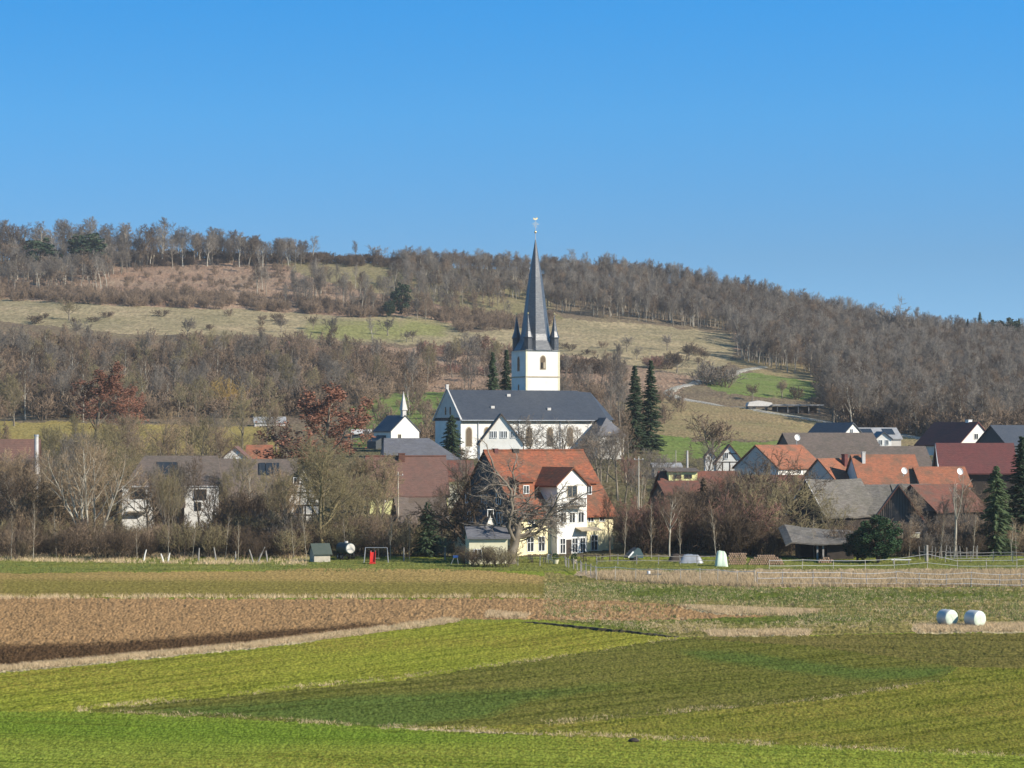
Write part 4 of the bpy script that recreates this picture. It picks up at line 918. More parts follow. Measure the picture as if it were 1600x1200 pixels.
def field_shed():
    D = 722; px = 1212; root = empty('field_shed', (wx(px, D), D, gz(px, D) - .5), R(4)); tag(root, 'dark open field shed with pale flat roof beside the hill track', 'shed')
    Z = lambda y: zy(D, y) - gz(px, D) + .5; s = F/D
    L = 71/s; W = 6
    MB().box(0, L, W-.2, W, 0, Z(635)).box(0, .2, 0, W-.3, 0, Z(635)).box(0, L*.62, 0, .15, 0, Z(635.5)).build('wall', M['timber'], root)
    MB().box(-1, L + .8, -1, W + .5, Z(634) + .02, Z(632)).build('roof', M['flatroof'], root)
    for k in range(5): MB().box(L*(k+.1)/4.3, L*(k+.1)/4.3 + .25, -.5, -.2, 0, Z(634)).build('post', M['greywood'], root)
    root = empty('field_trailer', (wx(1168, 722), 722, gz(1168, 722)), R(12)); tag(root, 'pale canvas covered trailer standing left of the dark field shed', 'trailer')
    MB().prism([(0,.9),(7.5,.9),(7.2,1.9),(3.5,2.5),(.5,2.0)], 'y', 0, 2.4).build('cover', M['coping'], root)
    MB().box(.3, 7.2, .1, 2.3, .55, .88).build('bed', M['timber'], root)
    for u in (2, 5.5): MB().tube([(u, -.05, .45), (u, .2, .45)], .45, 12).build('wheel', M['rubber'], root)
field_shed()

# ------------------------------------------------------------------ hill track and field track: ribbons laid on the ground
def track(name, pts, width, mat, label, lift=0.22):
    # pts: (px, row) on the ground -> find the distance by marching along the sight line
    def hit(px, y):
        D = np.arange(300, 1300, 1.0); gy = HZ - (ground((px-800)*D/F, D) - CZ)*F/D
        k = np.argmax(gy <= y); return np.array([(px-800)*D[k]/F, D[k]])
    P = [hit(*p) for p in pts]; Q = []
    for a, b in zip(P[:-1], P[1:]):
        n = max(2, int(np.hypot(*(b-a)) / 2.0)); Q += [a + (b-a)*t/n for t in range(n)]
    Q = np.array(Q + [P[-1]]); 
    k = np.hanning(9)[1:-1]; k /= k.sum(); 
    if len(Q) > 12: Q = np.stack([np.convolve(np.pad(Q[:, i], 3, mode='edge'), k, 'valid') for i in (0, 1)], 1)
    T = np.gradient(Q, axis=0); T /= np.linalg.norm(T, axis=1)[:, None] + 1e-9; Nn = np.stack([-T[:, 1], T[:, 0]], 1)
    mb = MB(); vs = []; m = 5
    for i in range(len(Q)):
        for j in range(m + 1):
            p = Q[i] + Nn[i]*width*(j/m - .5); z = float(ground(p[0], p[1])) + lift - (0.4 if j in (0, m) else 0)
            vs.append((p[0], p[1], z))
    fs = [(i*(m+1)+j, (i+1)*(m+1)+j, (i+1)*(m+1)+j+1, i*(m+1)+j+1) for i in range(len(Q)-1) for j in range(m)]
    o = mb.add(vs, fs).build(name, mat, None, True); tag(o, label, None, None, 'structure')
gravel = ground_mat('pale_gravel', (0.40,0.37,0.32,1), (0.32,0.30,0.25,1), (0.26,0.25,0.17,1), None, 0, .6, .3, 1.2, .05, .3)
track('hill_track', [(1195, 573), (1165, 578), (1120, 589), (1085, 600), (1052, 608), (1042, 615), (1062, 624), (1110, 631), (1180, 641), (1250, 653), (1320, 665), (1400, 678), (1475, 692)], 4.2, gravel, 'pale gravel track winding down the hill')

# ------------------------------------------------------------------ trees: grown branch by branch
class Arr:
    def __init__(s): s.v = []; s.f = []
def _perp(d):
    a = d.cross(Vector((0, 0, 1)) if abs(d.z) < .9 else Vector((1, 0, 0))).normalized(); return a, d.cross(a)
def _tube(A, pts, rad, sides):
    o = len(A.v); n = len(pts)
    for i, p in enumerate(pts):
        d = (pts[min(i+1, n-1)] - pts[max(i-1, 0)]).normalized(); a, b = _perp(d)
        for k in range(sides):
            t = 2*math.pi*k/sides; A.v.append(p + (a*math.cos(t) + b*math.sin(t))*rad[i])
    for i in range(n-1):
        for k in range(sides):
            k2 = (k+1) % sides
            A.f.append((o+i*sides+k, o+i*sides+k2, o+(i+1)*sides+k2)); A.f.append((o+i*sides+k, o+(i+1)*sides+k2, o+(i+1)*sides+k))
def _spike(A, p, q, r):
    d = (q - p).normalized(); a, b = _perp(d); o = len(A.v)
    for t in (0, 2.094, 4.189): A.v.append(p + (a*math.cos(t) + b*math.sin(t))*r)
    A.v.append(q); A.f += [(o, o+1, o+3), (o+1, o+2, o+3), (o+2, o, o+3)]
def _leaf(A, p, s, rnd):
    u = Vector((rnd.gauss(0,1), rnd.gauss(0,1), rnd.gauss(0,1))).normalized(); a, b = _perp(u); o = len(A.v)
    A.v += [p + a*s, p + b*s*.6, p - a*s, p - b*s*.6]; A.f += [(o, o+1, o+2), (o, o+2, o+3)]

class TP:   # growth parameters
    def __init__(s, **k):
        s.H = 12; s.trunk = .55; s.r0 = .22; s.n = [9, 7, 6, 5]; s.ratio = [.62, .5, .48, .55]; s.ang = [48, 45, 45, 40]
        s.t0 = [.35, .25, .2, .15]; s.wig = [.06, .14, .2, .25, .3]; s.trop = [.1, .12, .06, .03, 0]; s.seg = [7, 6, 4, 3, 2]
        s.twr = .016; s.leaf = 0; s.lsz = .14; s.stems = 1; s.spread = 0; s.lean = 0; s.fork = 0; s.taper = .75
        s.__dict__.update(k)
def grow_tree(seed, P):
    rnd = random.Random(seed); T = Arr(); C = Arr(); last = len(P.n)
    def branch(p, d, L, r, lvl):
        A = T if lvl <= 1 else C
        if lvl >= last:
            q = p + (d + Vector((rnd.gauss(0,1), rnd.gauss(0,1), rnd.gauss(0,1)))*.12)*L
            _spike(A, p, q, max(r, P.twr))
            if P.leaf:
                for _ in range(P.leaf): _leaf(C, p + (q-p)*rnd.uniform(.1, 1.1) + Vector((rnd.gauss(0,1), rnd.gauss(0,1), rnd.gauss(0,1)))*P.lsz, P.lsz*rnd.uniform(.6, 1.3), rnd)
            return
        n = P.seg[lvl]; pts = [p]; ds = [d]; w = P.wig[lvl]
        for i in range(n):
            d = (d + Vector((rnd.gauss(0,1), rnd.gauss(0,1), rnd.gauss(0,1)*.7))*w + Vector((0,0,1))*P.trop[lvl]).normalized()
            p = p + d*(L/n); pts.append(p); ds.append(d)
        rad = [max(r*(1 - P.taper*i/n), P.twr*.8) for i in range(n+1)]
        _tube(A, pts, rad, (7, 5, 3, 3, 3)[lvl])
        m = P.n[lvl]; az = rnd.uniform(0, 6.28)
        for k in range(m):
            t = P.t0[lvl] + (1 - P.t0[lvl])*(k + rnd.random())/m; t = min(t, .999); x = t*n; i = int(x); f = x - i
            q = pts[i].lerp(pts[i+1], f); dd = ds[min(i+1, n)]; rr = rad[i]*(1-f) + rad[i+1]*f
            az += 2.4 + rnd.uniform(-.5, .5); an = R(P.ang[lvl]*rnd.uniform(.7, 1.3)*(1.1 - .35*t)); a, b = _perp(dd)
            nd = dd*math.cos(an) + (a*math.cos(az) + b*math.sin(az))*math.sin(an)
            if lvl == 0 and nd.z < -.1: nd.z = .0
            sh = (1.15 - .65*((t - P.t0[lvl])/(1 - P.t0[lvl]))) if lvl == 0 else (1.1 - .5*t)
            branch(q, nd.normalized(), L*P.ratio[lvl]*sh*rnd.uniform(.75, 1.2), rr*.6 if lvl < last-1 else P.twr, lvl+1)
        if lvl < last: branch(pts[-1], ds[-1], L*.35, rad[-1], min(lvl+2, last)) if lvl > 0 else None
    for s_ in range(P.stems):
        if P.stems == 1: d = Vector((P.lean, 0, 1)).normalized(); p = Vector((0, 0, -.3))
        else:
            a = s_*2.4 + rnd.uniform(-.4,.4); q = P.spread*rnd.uniform(.25, 1); d = Vector((math.cos(a)*q, math.sin(a)*q, 1)).normalized(); p = Vector((math.cos(a)*.35, math.sin(a)*.35, -.2))
        branch(p, d, P.H*P.trunk*rnd.uniform(.85, 1.1), P.r0, 0)
    h = max(v.z for v in C.v) ; k = P.H/h
    for A in (T, C): A.v = [v*k for v in A.v]
    return T, C
def arr_mesh(name, A, mat):
    me = bpy.data.meshes.new(name); n = len(A.v); f = np.array(A.f, dtype=np.int32)
    me.vertices.add(n); me.vertices.foreach_set('co', np.array([tuple(v) for v in A.v], dtype=np.float32).ravel())
    me.loops.add(f.size); me.loops.foreach_set('vertex_index', f.ravel())
    me.polygons.add(len(f)); me.polygons.foreach_set('loop_start', np.arange(0, f.size, 3, dtype=np.int32)); me.polygons.foreach_set('loop_total', np.full(len(f), 3, np.int32))
    me.update(calc_edges=True); me.materials.append(mat); return me

def conifer(seed, H=14, wid=2.0, dens=1.0, prof=1.0, droop=.25, bot=.06):
    rnd = random.Random(seed); T = Arr(); C = Arr()
    _tube(T, [Vector((0,0,-.3)), Vector((0,0,H*.5)), Vector((0,0,H*.97))], [.24, .15, .02], 6)
    z = H*bot; 
    while z < H*.99:
        t = z/H; L0 = wid*((1-t)**prof)*1.0 + .12
        for k in range(int(6*dens) + 1):
            a = rnd.uniform(0, 6.28); L = L0*rnd.uniform(.4, 1.28); dz = -droop*L + rnd.uniform(-.15,.15)
            p = Vector((0, 0, z)); q = p + Vector((math.cos(a)*L, math.sin(a)*L, dz + .1*L))
            _tube(C, [p, p.lerp(q, .6) + Vector((0,0,-.04*L)), q], [.035, .025, .01], 3)
            m = int(5 + L*6*dens)
            for j in range(m):
                f = .15 + .85*(j + rnd.random())/m; b = p.lerp(q, f); s = rnd.choice((-1, 1)); l2 = (.18 + .3*L*(1.1-f))*rnd.uniform(.6,1.3)
                d = Vector((math.cos(a + s*rnd.uniform(.5,1.1)), math.sin(a + s*rnd.uniform(.5, 1.1)), rnd.uniform(-.7, .1)))
                _spike(C, b, b + d*l2, .055 + .05*rnd.random())
        z += .26*rnd.uniform(.7,1.3)*(.6 + .4*(1-t)) / dens**.5
    return T, C

def leaf_bush(seed, H, Rr, n=9000, sz=.15):
    """evergreen, ivy-clad: leaves in clumps through the crown"""
    rnd = random.Random(seed); T = Arr(); C = Arr(); cl = []
    for k in range(85):
        while True:
            x, y, z = rnd.uniform(-1,1), rnd.uniform(-1,1), rnd.uniform(-1,1)
            if .25 < x*x+y*y+z*z < 1: break
        cl.append((Vector((x*Rr, y*Rr, H*.52 + z*H*.47)), rnd.uniform(.3, .7)*Rr*.4))
    for s_ in range(5):
        a = s_*1.3; _tube(T, [Vector((0,0,-.2)), Vector((math.cos(a)*.4, math.sin(a)*.4, H*.3)), Vector((math.cos(a)*Rr*.6, math.sin(a)*Rr*.6, H*.75))], [.12,.09,.03], 5)
    for c, r in cl:
        _tube(T, [Vector((0,0,H*.25)), c], [.05, .015], 3)
    for i in range(n):
        c, r = rnd.choice(cl); u = Vector((rnd.gauss(0,1), rnd.gauss(0,1), rnd.gauss(0,.8))).normalized()*r*rnd.uniform(.7,1.1)
        p = c + u
        if p.z < .05: p.z = abs(p.z) + .05
        _leaf(C, p, sz*rnd.uniform(.6, 1.3), rnd)
    return T, C

KIND = {}
def kind(key, gens, tm, cm):
    KIND[key] = [(arr_mesh(key + '_trunk', T, M[tm]), arr_mesh(key + '_crown', C, M[cm])) for T, C in gens]
# nearer trees: fine twigs
kind('near', [grow_tree(100+i, TP(H=12, trunk=.72, n=[13,8,6,6], r0=.2, twr=.013, ratio=[.46,.5,.5,.5])) for i in range(4)], 'bark_trunk', 'bark_grey')
kind('spread', [grow_tree(120+i, TP(H=10, trunk=.42, n=[9,9,7,6], ratio=[1.15,.5,.45,.5], ang=[58,48,45,45], t0=[.5,.2,.2,.15], r0=.28, twr=.014, wig=[.06,.2,.26,.3,.3])) for i in range(3)], 'bark_trunk', 'bark_grey')
kind('shrub', [grow_tree(140+i, TP(H=4.5, trunk=.8, stems=9, spread=.75, r0=.055, n=[8,6,5], ratio=[.5,.5,.5], ang=[38,42,42], t0=[.15,.15,.15], wig=[.12,.2,.25,.3], twr=.014, seg=[5,4,3,2,2])) for i in range(5)], 'bark_dark', 'bark_dark')
kind('willow', [grow_tree(160+i, TP(H=14, trunk=.75, stems=6, spread=.42, r0=.16, n=[10,7,6], ratio=[.42,.5,.5], ang=[36,38,40], t0=[.35,.2,.15], twr=.016, wig=[.05,.12,.2,.25], trop=[.05,.1,.05,0], seg=[8,5,4,2])) for i in range(2)], 'bark_pale', 'bark_tan')
kind('sapling', [grow_tree(180+i, TP(H=9, trunk=.85, r0=.07, n=[12,6,4], ratio=[.22,.5,.5], ang=[38,40,40], t0=[.3,.2,.2], twr=.011, lean=.06*i, seg=[7,4,3,2])) for i in range(3)], 'bark_pale', 'bark_tan')
# middle distance and hill: coarser twigs
kind('wood', [grow_tree(200+i, TP(H=14, trunk=.8, n=[12,8,6,4], r0=.2, twr=.024, ratio=[.38,.5,.5,.5], ang=[42,42,45,45], t0=[.35,.2,.2,.2])) for i in range(5)], 'bark_trunk', 'bark_grey')
kind('woodwarm', [grow_tree(205+i, TP(H=13, trunk=.78, n=[12,8,6,4], r0=.2, twr=.024, ratio=[.40,.5,.5,.5], ang=[44,42,45,45], t0=[.28,.2,.2,.2])) for i in range(3)], 'bark_trunk', 'bark_warm')
kind('wooddark', [grow_tree(210+i, TP(H=15, trunk=.85, n=[13,7,6,4], r0=.22, twr=.022, ratio=[.30,.5,.5,.5], ang=[36,40,45,45], t0=[.35,.2,.2,.2])) for i in range(3)], 'bark_pale', 'bark_dark')
kind('round', [grow_tree(220+i, TP(H=9, trunk=.4, n=[9,8,6,4], r0=.26, twr=.03, ratio=[1.05,.5,.48,.5], ang=[58,48,45,45], t0=[.5,.2,.2,.2], wig=[.05,.16,.22,.26,.3])) for i in range(3)], 'bark_trunk', 'bark_grey')
kind('scrub', [grow_tree(240+i, TP(H=4.5, trunk=.8, stems=7, spread=.7, r0=.06, n=[6,5,4], ratio=[.5,.5,.5], ang=[38,42,42], t0=[.12,.15,.15], wig=[.12,.2,.25,.3], twr=.04, seg=[4,3,2,2,2])) for i in range(4)], 'bark_warm', 'bark_warm')
kind('woodolive', [grow_tree(215+i, TP(H=12, trunk=.7, n=[12,8,6,4], r0=.2, twr=.024, ratio=[.48,.5,.5,.5], ang=[50,45,45,45], t0=[.22,.2,.2,.2])) for i in range(3)], 'bark_trunk', 'bark_olive')
kind('scrubdark', [grow_tree(250+i, TP(H=4.5, trunk=.8, stems=7, spread=.8, r0=.06, n=[6,5,4], ratio=[.5,.5,.5], ang=[38,42,42], t0=[.12,.15,.15], wig=[.12,.2,.25,.3], twr=.045, seg=[4,3,2,2,2])) for i in range(3)], 'bark_dark', 'bark_dark')
kind('woodpale', [grow_tree(285+i, TP(H=16, trunk=.85, n=[14,7,5,4], r0=.2, twr=.020, ratio=[.30,.5,.5,.5], ang=[34,38,42,42], t0=[.40,.2,.2,.2])) for i in range(3)], 'bark_pale', 'bark_lightgrey')
kind('copper', [grow_tree(260+i, TP(H=14, trunk=.75, n=[11,7,5,4], r0=.24, twr=.016, ratio=[.42,.5,.5,.5], t0=[.25,.2,.2,.2], leaf=3, lsz=.10)) for i in range(2)], 'bark_trunk', 'leaf_copper')
kind('spruce', [conifer(300+i, 14, 2.1, 1.25, .85) for i in range(3)], 'bark_dark', 'needle')
kind('fatspruce', [conifer(310+i, 9, 3.3, 1.35, .7, .3) for i in range(2)], 'bark_dark', 'needle')
kind('ivybush', [leaf_bush(320, 5.5, 2.5, 11000, .13)], 'bark_dark', 'ivy')
kind('farpine', [leaf_bush(330 + i, 10, 2.9, 3500, .30) for i in range(2)], 'bark_dark', 'needle')

BIND = {}
def tree(key, name, label, cat, px, D, H, sq=1.0, crown=None, trunk=None, group=None, var=None, rz=None, dz=0.0, X=None, one=False):
    """place a tree: an Empty at its foot with a trunk and a crown; H = height in metres, sq = breadth factor"""
    ms = KIND[key]; tm, cm = ms[random.randrange(len(ms)) if var is None else var % len(ms)]
    base = max(v.co.z for v in cm.vertices) if (cm.name not in BIND) else BIND[cm.name]; BIND[cm.name] = base
    x = wx(px, D) if X is None else X; s = H/base
    root = empty(name, (x, D, float(ground(x, D)) + dz), random.uniform(0, 6.28) if rz is None else rz); root.scale = (s*sq, s*sq, s)
    tag(root, label, cat, group)
    for nm, me, mt in (('trunk', tm, trunk), ('crown', cm, crown)):
        o = bpy.data.objects.new(nm, me); COL.objects.link(o); o.parent = root
        if mt: o.material_slots[0].link = 'OBJECT'; o.material_slots[0].material = M[mt]
    return root

# ------------------------------------------------------------------ trees one can name
T = 'tree'
_P2 = TP(H=14, trunk=.34, n=[8,10,9,8], r0=.46, taper=.58, twr=.015, ratio=[1.75,.42,.45,.5], ang=[66,55,50,50], t0=[.45,.15,.15,.1], wig=[.12,.27,.34,.36,.35], trop=[.05,.07,-.05,-.05,0], seg=[6,10,6,4,2])
kind('gnarled', [grow_tree(411, _P2)], 'bark_trunk', 'bark_grey')
tree('gnarled', 'gnarled_tree', 'wide gnarled old tree with twisting grey limbs, in front of the yellow manor', T, 800, 297, 15.4, 1.15, 'bark_grey', rz=0.4)
_P3 = TP(H=10.3, trunk=.5, n=[3,3,3], r0=.17, twr=.03, ratio=[1.0,.42,.4], ang=[24,28,35], t0=[.92,.4,.4], wig=[.03,.07,.1,.15], trop=[.02,.12,.08,0], taper=.45, seg=[6,7,5,3])
kind('forked', [grow_tree(425, _P3)], 'bark_pale', 'bark_pale')
kind('mossy', [grow_tree(433, TP(H=15, trunk=.62, stems=2, spread=.22, n=[11,9,8,6], r0=.2, twr=.014, ratio=[.62,.5,.48,.5], ang=[50,50,48,45], t0=[.3,.15,.15,.1], wig=[.08,.2,.28,.3,.3])) , ], 'bark_trunk', 'bark_olive')
tree('gnarled', 'gnarled_tree', 'dark twisted tree with drooping boughs before the left gable of the manor', T, 738, 303, 13.4, .95, 'bark_dark', 'bark_dark', rz=2.2)
tree('forked', 'forked_tree', 'pale smooth tree pruned to a few upright forks, before the brown gabled barn', T, 1492, 309, 10.6, 1.3, rz=1.2)
tree('mossy', 'mossy_tree', 'tall mossy olive tree with slanting trunks, left of the farmhouse', T, 506, 314, 16.5, 1.1, 'bark_olive', 'bark_olive', var=0)
tree('copper', 'copper_tree', 'tall tree holding rusty red dry leaves, left of the chapel', T, 500, 372, 19.5, 1.3, 'leaf_copper', var=0)
tree('copper', 'copper_tree', 'dark red leaved tree standing at the left behind the pale willow', T, 148, 515, 18.5, 1.35, 'leaf_copper', var=1)
tree('copper', 'copper_tree', 'smaller reddish leaved tree right of the dark red one at the left', T, 200, 530, 14, 1.2, 'leaf_copper', var=0)
tree('willow', 'willow', 'big pale limbed willow fanning out above the left hedge', T, 142, 316, 16.0, 1.05, 'bark_tan', 'bark_pale', var=0)
tree('willow', 'willow', 'tan willow right of the big pale limbed one, before the white villa', T, 264, 322, 11.0, .5, 'bark_olive', 'bark_trunk', var=1)
tree('woodolive', 'bare_tree', 'olive bare tree at the left end of the wood belt', T, 22, 640, 12, .9, var=0)
tree('woodolive', 'bare_tree', 'olive bare tree in the wood belt right of the tiny white houses', T, 305, 645, 13, 1.0, var=1)
tree('woodolive', 'bare_tree', 'olive bare tree in the wood belt above the long low pavilion', T, 420, 675, 12, 1.0, var=2)
for k_, (px_, lb_) in enumerate(((842, 'dark scrub bush right beside the tower on the slope'), (1275, 'dark bush at the right end of the bright green field'), (1245, 'dark bush left of the one at the right end of the bright green field'))):
    tree('scrubdark', 'shrub', lb_, 'shrub', px_, 760 + k_*20, 4.5, 1.3, var=k_)
for px_, D_, H_, v_, lb_ in ((405, 1190, 14, 0, 'pale grey slender tree on the upper slope left of the pine'), (700, 1120, 15, 1, 'pale grey slender tree on the slope right of the pine'), (583, 945, 13, 2, 'pale grey slender tree at the rim of the meadow below the pine')):
    tree('woodpale', 'bare_tree', lb_, T, px_, D_, H_, .9, var=v_)
tree('woodwarm', 'bare_tree', 'warm brown bare tree behind the low red extension', T, 725, 395, 9, .8, var=0)
tree('woodwarm', 'bare_tree', 'warm brown bare tree right of the church sacristy', T, 982, 470, 10, .8, var=1)
tree('woodwarm', 'bare_tree', 'warm brown bare tree at the far left edge behind the brown roof', T, 5, 420, 11, .9, var=2)
tree('wooddark', 'bare_tree', 'tall pale trunked bare tree left in the wood belt', T, 40, 660, 15, .8, var=0)
tree('wooddark', 'bare_tree', 'tall pale forked bare tree in the wood belt above the dark red tree', T, 130, 650, 17, .8, var=1)
tree('wooddark', 'bare_tree', 'tall pale trunked bare tree in the middle of the wood belt', T, 640, 680, 14, .8, var=2)
tree('near', 'bare_tree', 'thin dark trunked tree at the right corner of the yellow manor', T, 953, 303, 9.0, .45, 'bark_dark', 'bark_dark', var=2)
tree('near', 'bare_tree', 'pale twisted tree between manor and log pile, with broken limbs', T, 1046, 312, 8.6, .8, 'bark_warm', 'bark_pale', var=3)
tree('spread', 'lichened_tree', 'broad dark lichened tree right of the green tarpaulin', T, 1188, 318, 11.5, 1.05, 'bark_olive', 'bark_dark', var=0)
tree('spread', 'lichened_tree', 'second broad lichened tree, left of the open timber shed', T, 1238, 324, 10.0, .95, 'bark_olive', 'bark_dark', var=1)
for px, D, H, sq, kd, cr, lab in ((772, 400, 10.0, 1.0, 'spread', 'bark_dark', 'dark bare tree spreading before the white gabled house'), (826, 430, 11.5, 1.0, 'spread', 'bark_grey', 'bare tree in front of the church nave, behind the manor roof'),
        (876, 428, 11.5, 1.1, 'spread', 'bark_grey', 'bare tree before the church windows, left of the sacristy'), (938, 425, 11, 1.0, 'near', 'bark_grey', 'slender bare tree before the church sacristy'),
        (1078, 322, 8.5, .8, 'spread', 'bark_dark', 'dark bare tree left of the blue grey outbuilding'), (1140, 324, 10.5, .8, 'spread', 'bark_dark', 'dark tall bare tree right of the blue grey outbuilding'),
        (1212, 330, 13.0, 1.0, 'spread', 'bark_dark', 'tallest dark bare tree between the red roofs and the old tiled barn'), (1160, 326, 11.0, .9, 'spread', 'bark_warm', 'warm brown bare tree left of the tallest dark one'), (1300, 322, 8.0, .8, 'spread', 'bark_olive', 'lichened bare tree behind the open timber shed'), (1540, 330, 8.5, .7, 'near', 'bark_dark', 'dark bare tree left of the light green spruce'),
        (330, 326, 9.5, .55, 'near', 'bark_dark', 'dark thin bare tree at the right wing of the white villa'), (70, 322, 11, 1.0, 'spread', 'bark_tan', 'wide tan bare tree at the far left before the brown roof'),
        (28, 320, 12, 1.0, 'spread', 'bark_dark', 'wide dark bare tree at the left picture edge'), (232, 326, 11, .8, 'spread', 'bark_warm', 'warm brown bare tree before the left half of the villa roof'), (312, 330, 12, .6, 'near', 'bark_dark', 'dark narrow bare tree before the right half of the villa roof'), (600, 322, 9.5, .9, 'near', 'bark_olive', 'olive bare tree right of the tall mossy tree'), (560, 320, 10.5, .9, 'spread', 'bark_olive', 'wide olive bare tree above the tank trailer'),
        (446, 322, 10, .7, 'near', 'bark_olive', 'olive bare tree left of the half-timbered house'), (690, 330, 8, .7, 'near', 'bark_dark', 'dark bare tree right behind the low conifer')):
    tree(kd, 'bare_tree', lab, T, px, D, H, sq, cr)
for px, D, H, sq in ((360, 327, 10, .7), (180, 330, 12.5, .8), (372, 345, 11, .8), (420, 330, 9.5, .7)):
    tree('near', 'bare_tree', 'thin crowned bare tree screening villa and grey barn', T, px, D, H, sq, random.choice(['bark_olive', 'bark_warm']), group='thin trees screening the villa')
hedge_stems = [(18, 6.0), (52, 7.5), (88, 6.2), (170, 6.6), (214, 4.6), (262, 5.4), (300, 4.6), (352, 5.6), (372, 4.8), (460, 5.2), (480, 6.6), (540, 5.2), (610, 5.8), (640, 5.0), (975, 6.4), (1018, 7.0), (1062, 5.4), (1120, 6.8), (1272, 5.5), (1420, 5.0), (1470, 5.5), (1520, 5.8)]
for k, (px, H) in enumerate(hedge_stems):
    tree('sapling', 'sapling', 'slim pale bare stem rising out of the shrubs at the field edge', 'sapling', px, 305 + k % 4, H, .7, 'bark_tan', group='pale stems in the field edge shrubs', rz=k*.9)
tree('ivybush', 'ivy_covered_tree', 'round dark green ivy covered tree beside the open timber shed', T, 1372, 300, 5.7, 1.05)
tree('ivybush', 'evergreen_bush', 'darker evergreen bush at the left foot of the round ivy covered tree', 'bush', 1340, 303, 3.7, 1.0, 'needle')
tree('fatspruce', 'spruce', 'light green spruce at the right edge, left of the darker one', 'spruce', 1556, 312, 11.0, .75, 'needle_light', var=0)
tree('spruce', 'spruce', 'tall dark spruce cut by the right edge of the picture', 'spruce', 1597, 318, 14.5, 1.45, 'needle', var=1)
tree('spruce', 'spruce', 'tall slim dark spruce right of the church, left one of the pair', 'spruce', 992, 500, 17.2, 1.15, var=0)
tree('spruce', 'spruce', 'tall slim dark spruce right of the church, right one of the pair', 'spruce', 1017, 502, 18.4, 1.1, var=1)
tree('fatspruce', 'spruce', 'dark conical spruce in front of the left gable of the church', 'spruce', 706, 425, 11.3, .72, var=1)
tree('spruce', 'spruce', 'left of two dark spruces behind the church roof beside the tower', 'spruce', 770, 530, 19.0, .9, var=2)
tree('spruce', 'spruce', 'right of two dark spruces behind the church roof, next to the tower', 'spruce', 791, 533, 19.3, .9, var=0)
tree('fatspruce', 'dark_conifer', 'broad dark low conifer left of the manor, behind the lawn', 'conifer', 668, 311, 6.6, .95, 'needle', var=0)
tree('fatspruce', 'grey_conifer', 'dark grey pointed conifer in front of the broad red roof', 'conifer', 1099, 335, 8.4, .62, 'bark_dark', var=1)
tree('round', 'round_tree', 'large round bare tree on the slope below the track, above the half-timbered cottage', T, 1112, 470, 11.2, 1.15, 'bark_warm', var=0)
for (px, D, H, sq, lab, kd, cr) in (
    (731, 898, 12.5, 1.0, 'round bare tree on the pale meadow just left of the church tower', 'round', 'bark_grey'),
    (748, 893, 7.5, .8, 'smaller bare tree right beside the round one left of the tower', 'round', 'bark_grey'),
    (1058, 905, 8.4, 1.0, 'single dark round tree at the foot of the meadow right of the tower', 'round', 'bark_dark'),
    (1176, 785, 5.6, 1.1, 'dark bush tree on the bright green field', 'round', 'bark_dark'),
    (1222, 800, 6.2, 1.0, 'bare bush tree at the far edge of the bright green field', 'round', 'bark_warm'),
    (645, 770, 14.5, .8, 'tall bare tree with a bent trunk left of the two dark spruces', 'wood', 'bark_grey'),
    (474, 900, 8.0, .9, 'small bare tree on the pale meadow at left of centre', 'round', 'bark_grey'),
    (293, 930, 8.0, 1.0, 'small bare tree standing on the left pale meadow', 'round', 'bark_grey'),
    (108, 985, 9.0, 1.2, 'round bare tree at the upper rim of the left pale meadow', 'round', 'bark_olive'),
    (120, 905, 8.0, .9, 'thin bare tree at the lower rim of the left pale meadow', 'round', 'bark_grey'),
    (556, 1243, 11.0, .8, 'lone narrow bare tree on the skyline saddle', 'wood', 'bark_grey'),
    (588, 1243, 9.5, 1.1, 'rounded bare tree on the skyline saddle, right of the narrow one', 'round', 'bark_grey'),
    (617, 1243, 8.0, 1.0, 'small bare tree on the skyline saddle, nearest the ridge wood', 'round', 'bark_grey'),
    (1400, 1120, 26.0, 1.1, 'big bare tree with fan shaped crown rising over the right skyline', 'round', 'bark_grey'),
    (1434, 1110, 22.0, .7, 'narrow bare tree over the right skyline, next to the fan shaped one', 'wood', 'bark_grey'),
    (1450, 1100, 18.5, .8, 'shorter bare tree right of the narrow one on the right skyline', 'wood', 'bark_grey')):
    tree(kd, 'bare_tree', lab, T, px, D, H, sq, cr)
tree('farpine', 'pine', 'lone dark pine on the middle of the hillside', 'pine', 627, 1075, 13.5, 1.0, 'needle')
tree('farpine', 'pine', 'small dark pine left below the lone pine', 'pine', 608, 1062, 7, 1.1, 'needle')
tree('farpine', 'pine', 'dark pine low in the left ridge wood', 'pine', 66, 1175, 18, 1.5, 'needle')
tree('farpine', 'pine', 'second dark pine low in the left ridge wood, right of the first', 'pine', 138, 1180, 19, 1.6, 'needle')
for px, D, H, lab in ((1531, 1228, 15.5, 'tallest pointed conifer on the far right skyline'), (1555, 1230, 12, 'conifer between the pointed and the rounded one on the far right skyline'),
                      (1577, 1215, 15, 'rounded dark conifer on the far right skyline'), (1592, 1232, 13, 'small conifer at the right end of the skyline'), (1512, 1232, 11.5, 'smallest conifer left of the pointed one on the far right skyline')):
    tree('spruce' if 'pointed c' in lab or 'small' in lab else 'farpine', 'conifer', lab, 'conifer', px, D, H, 1.3, 'needle')
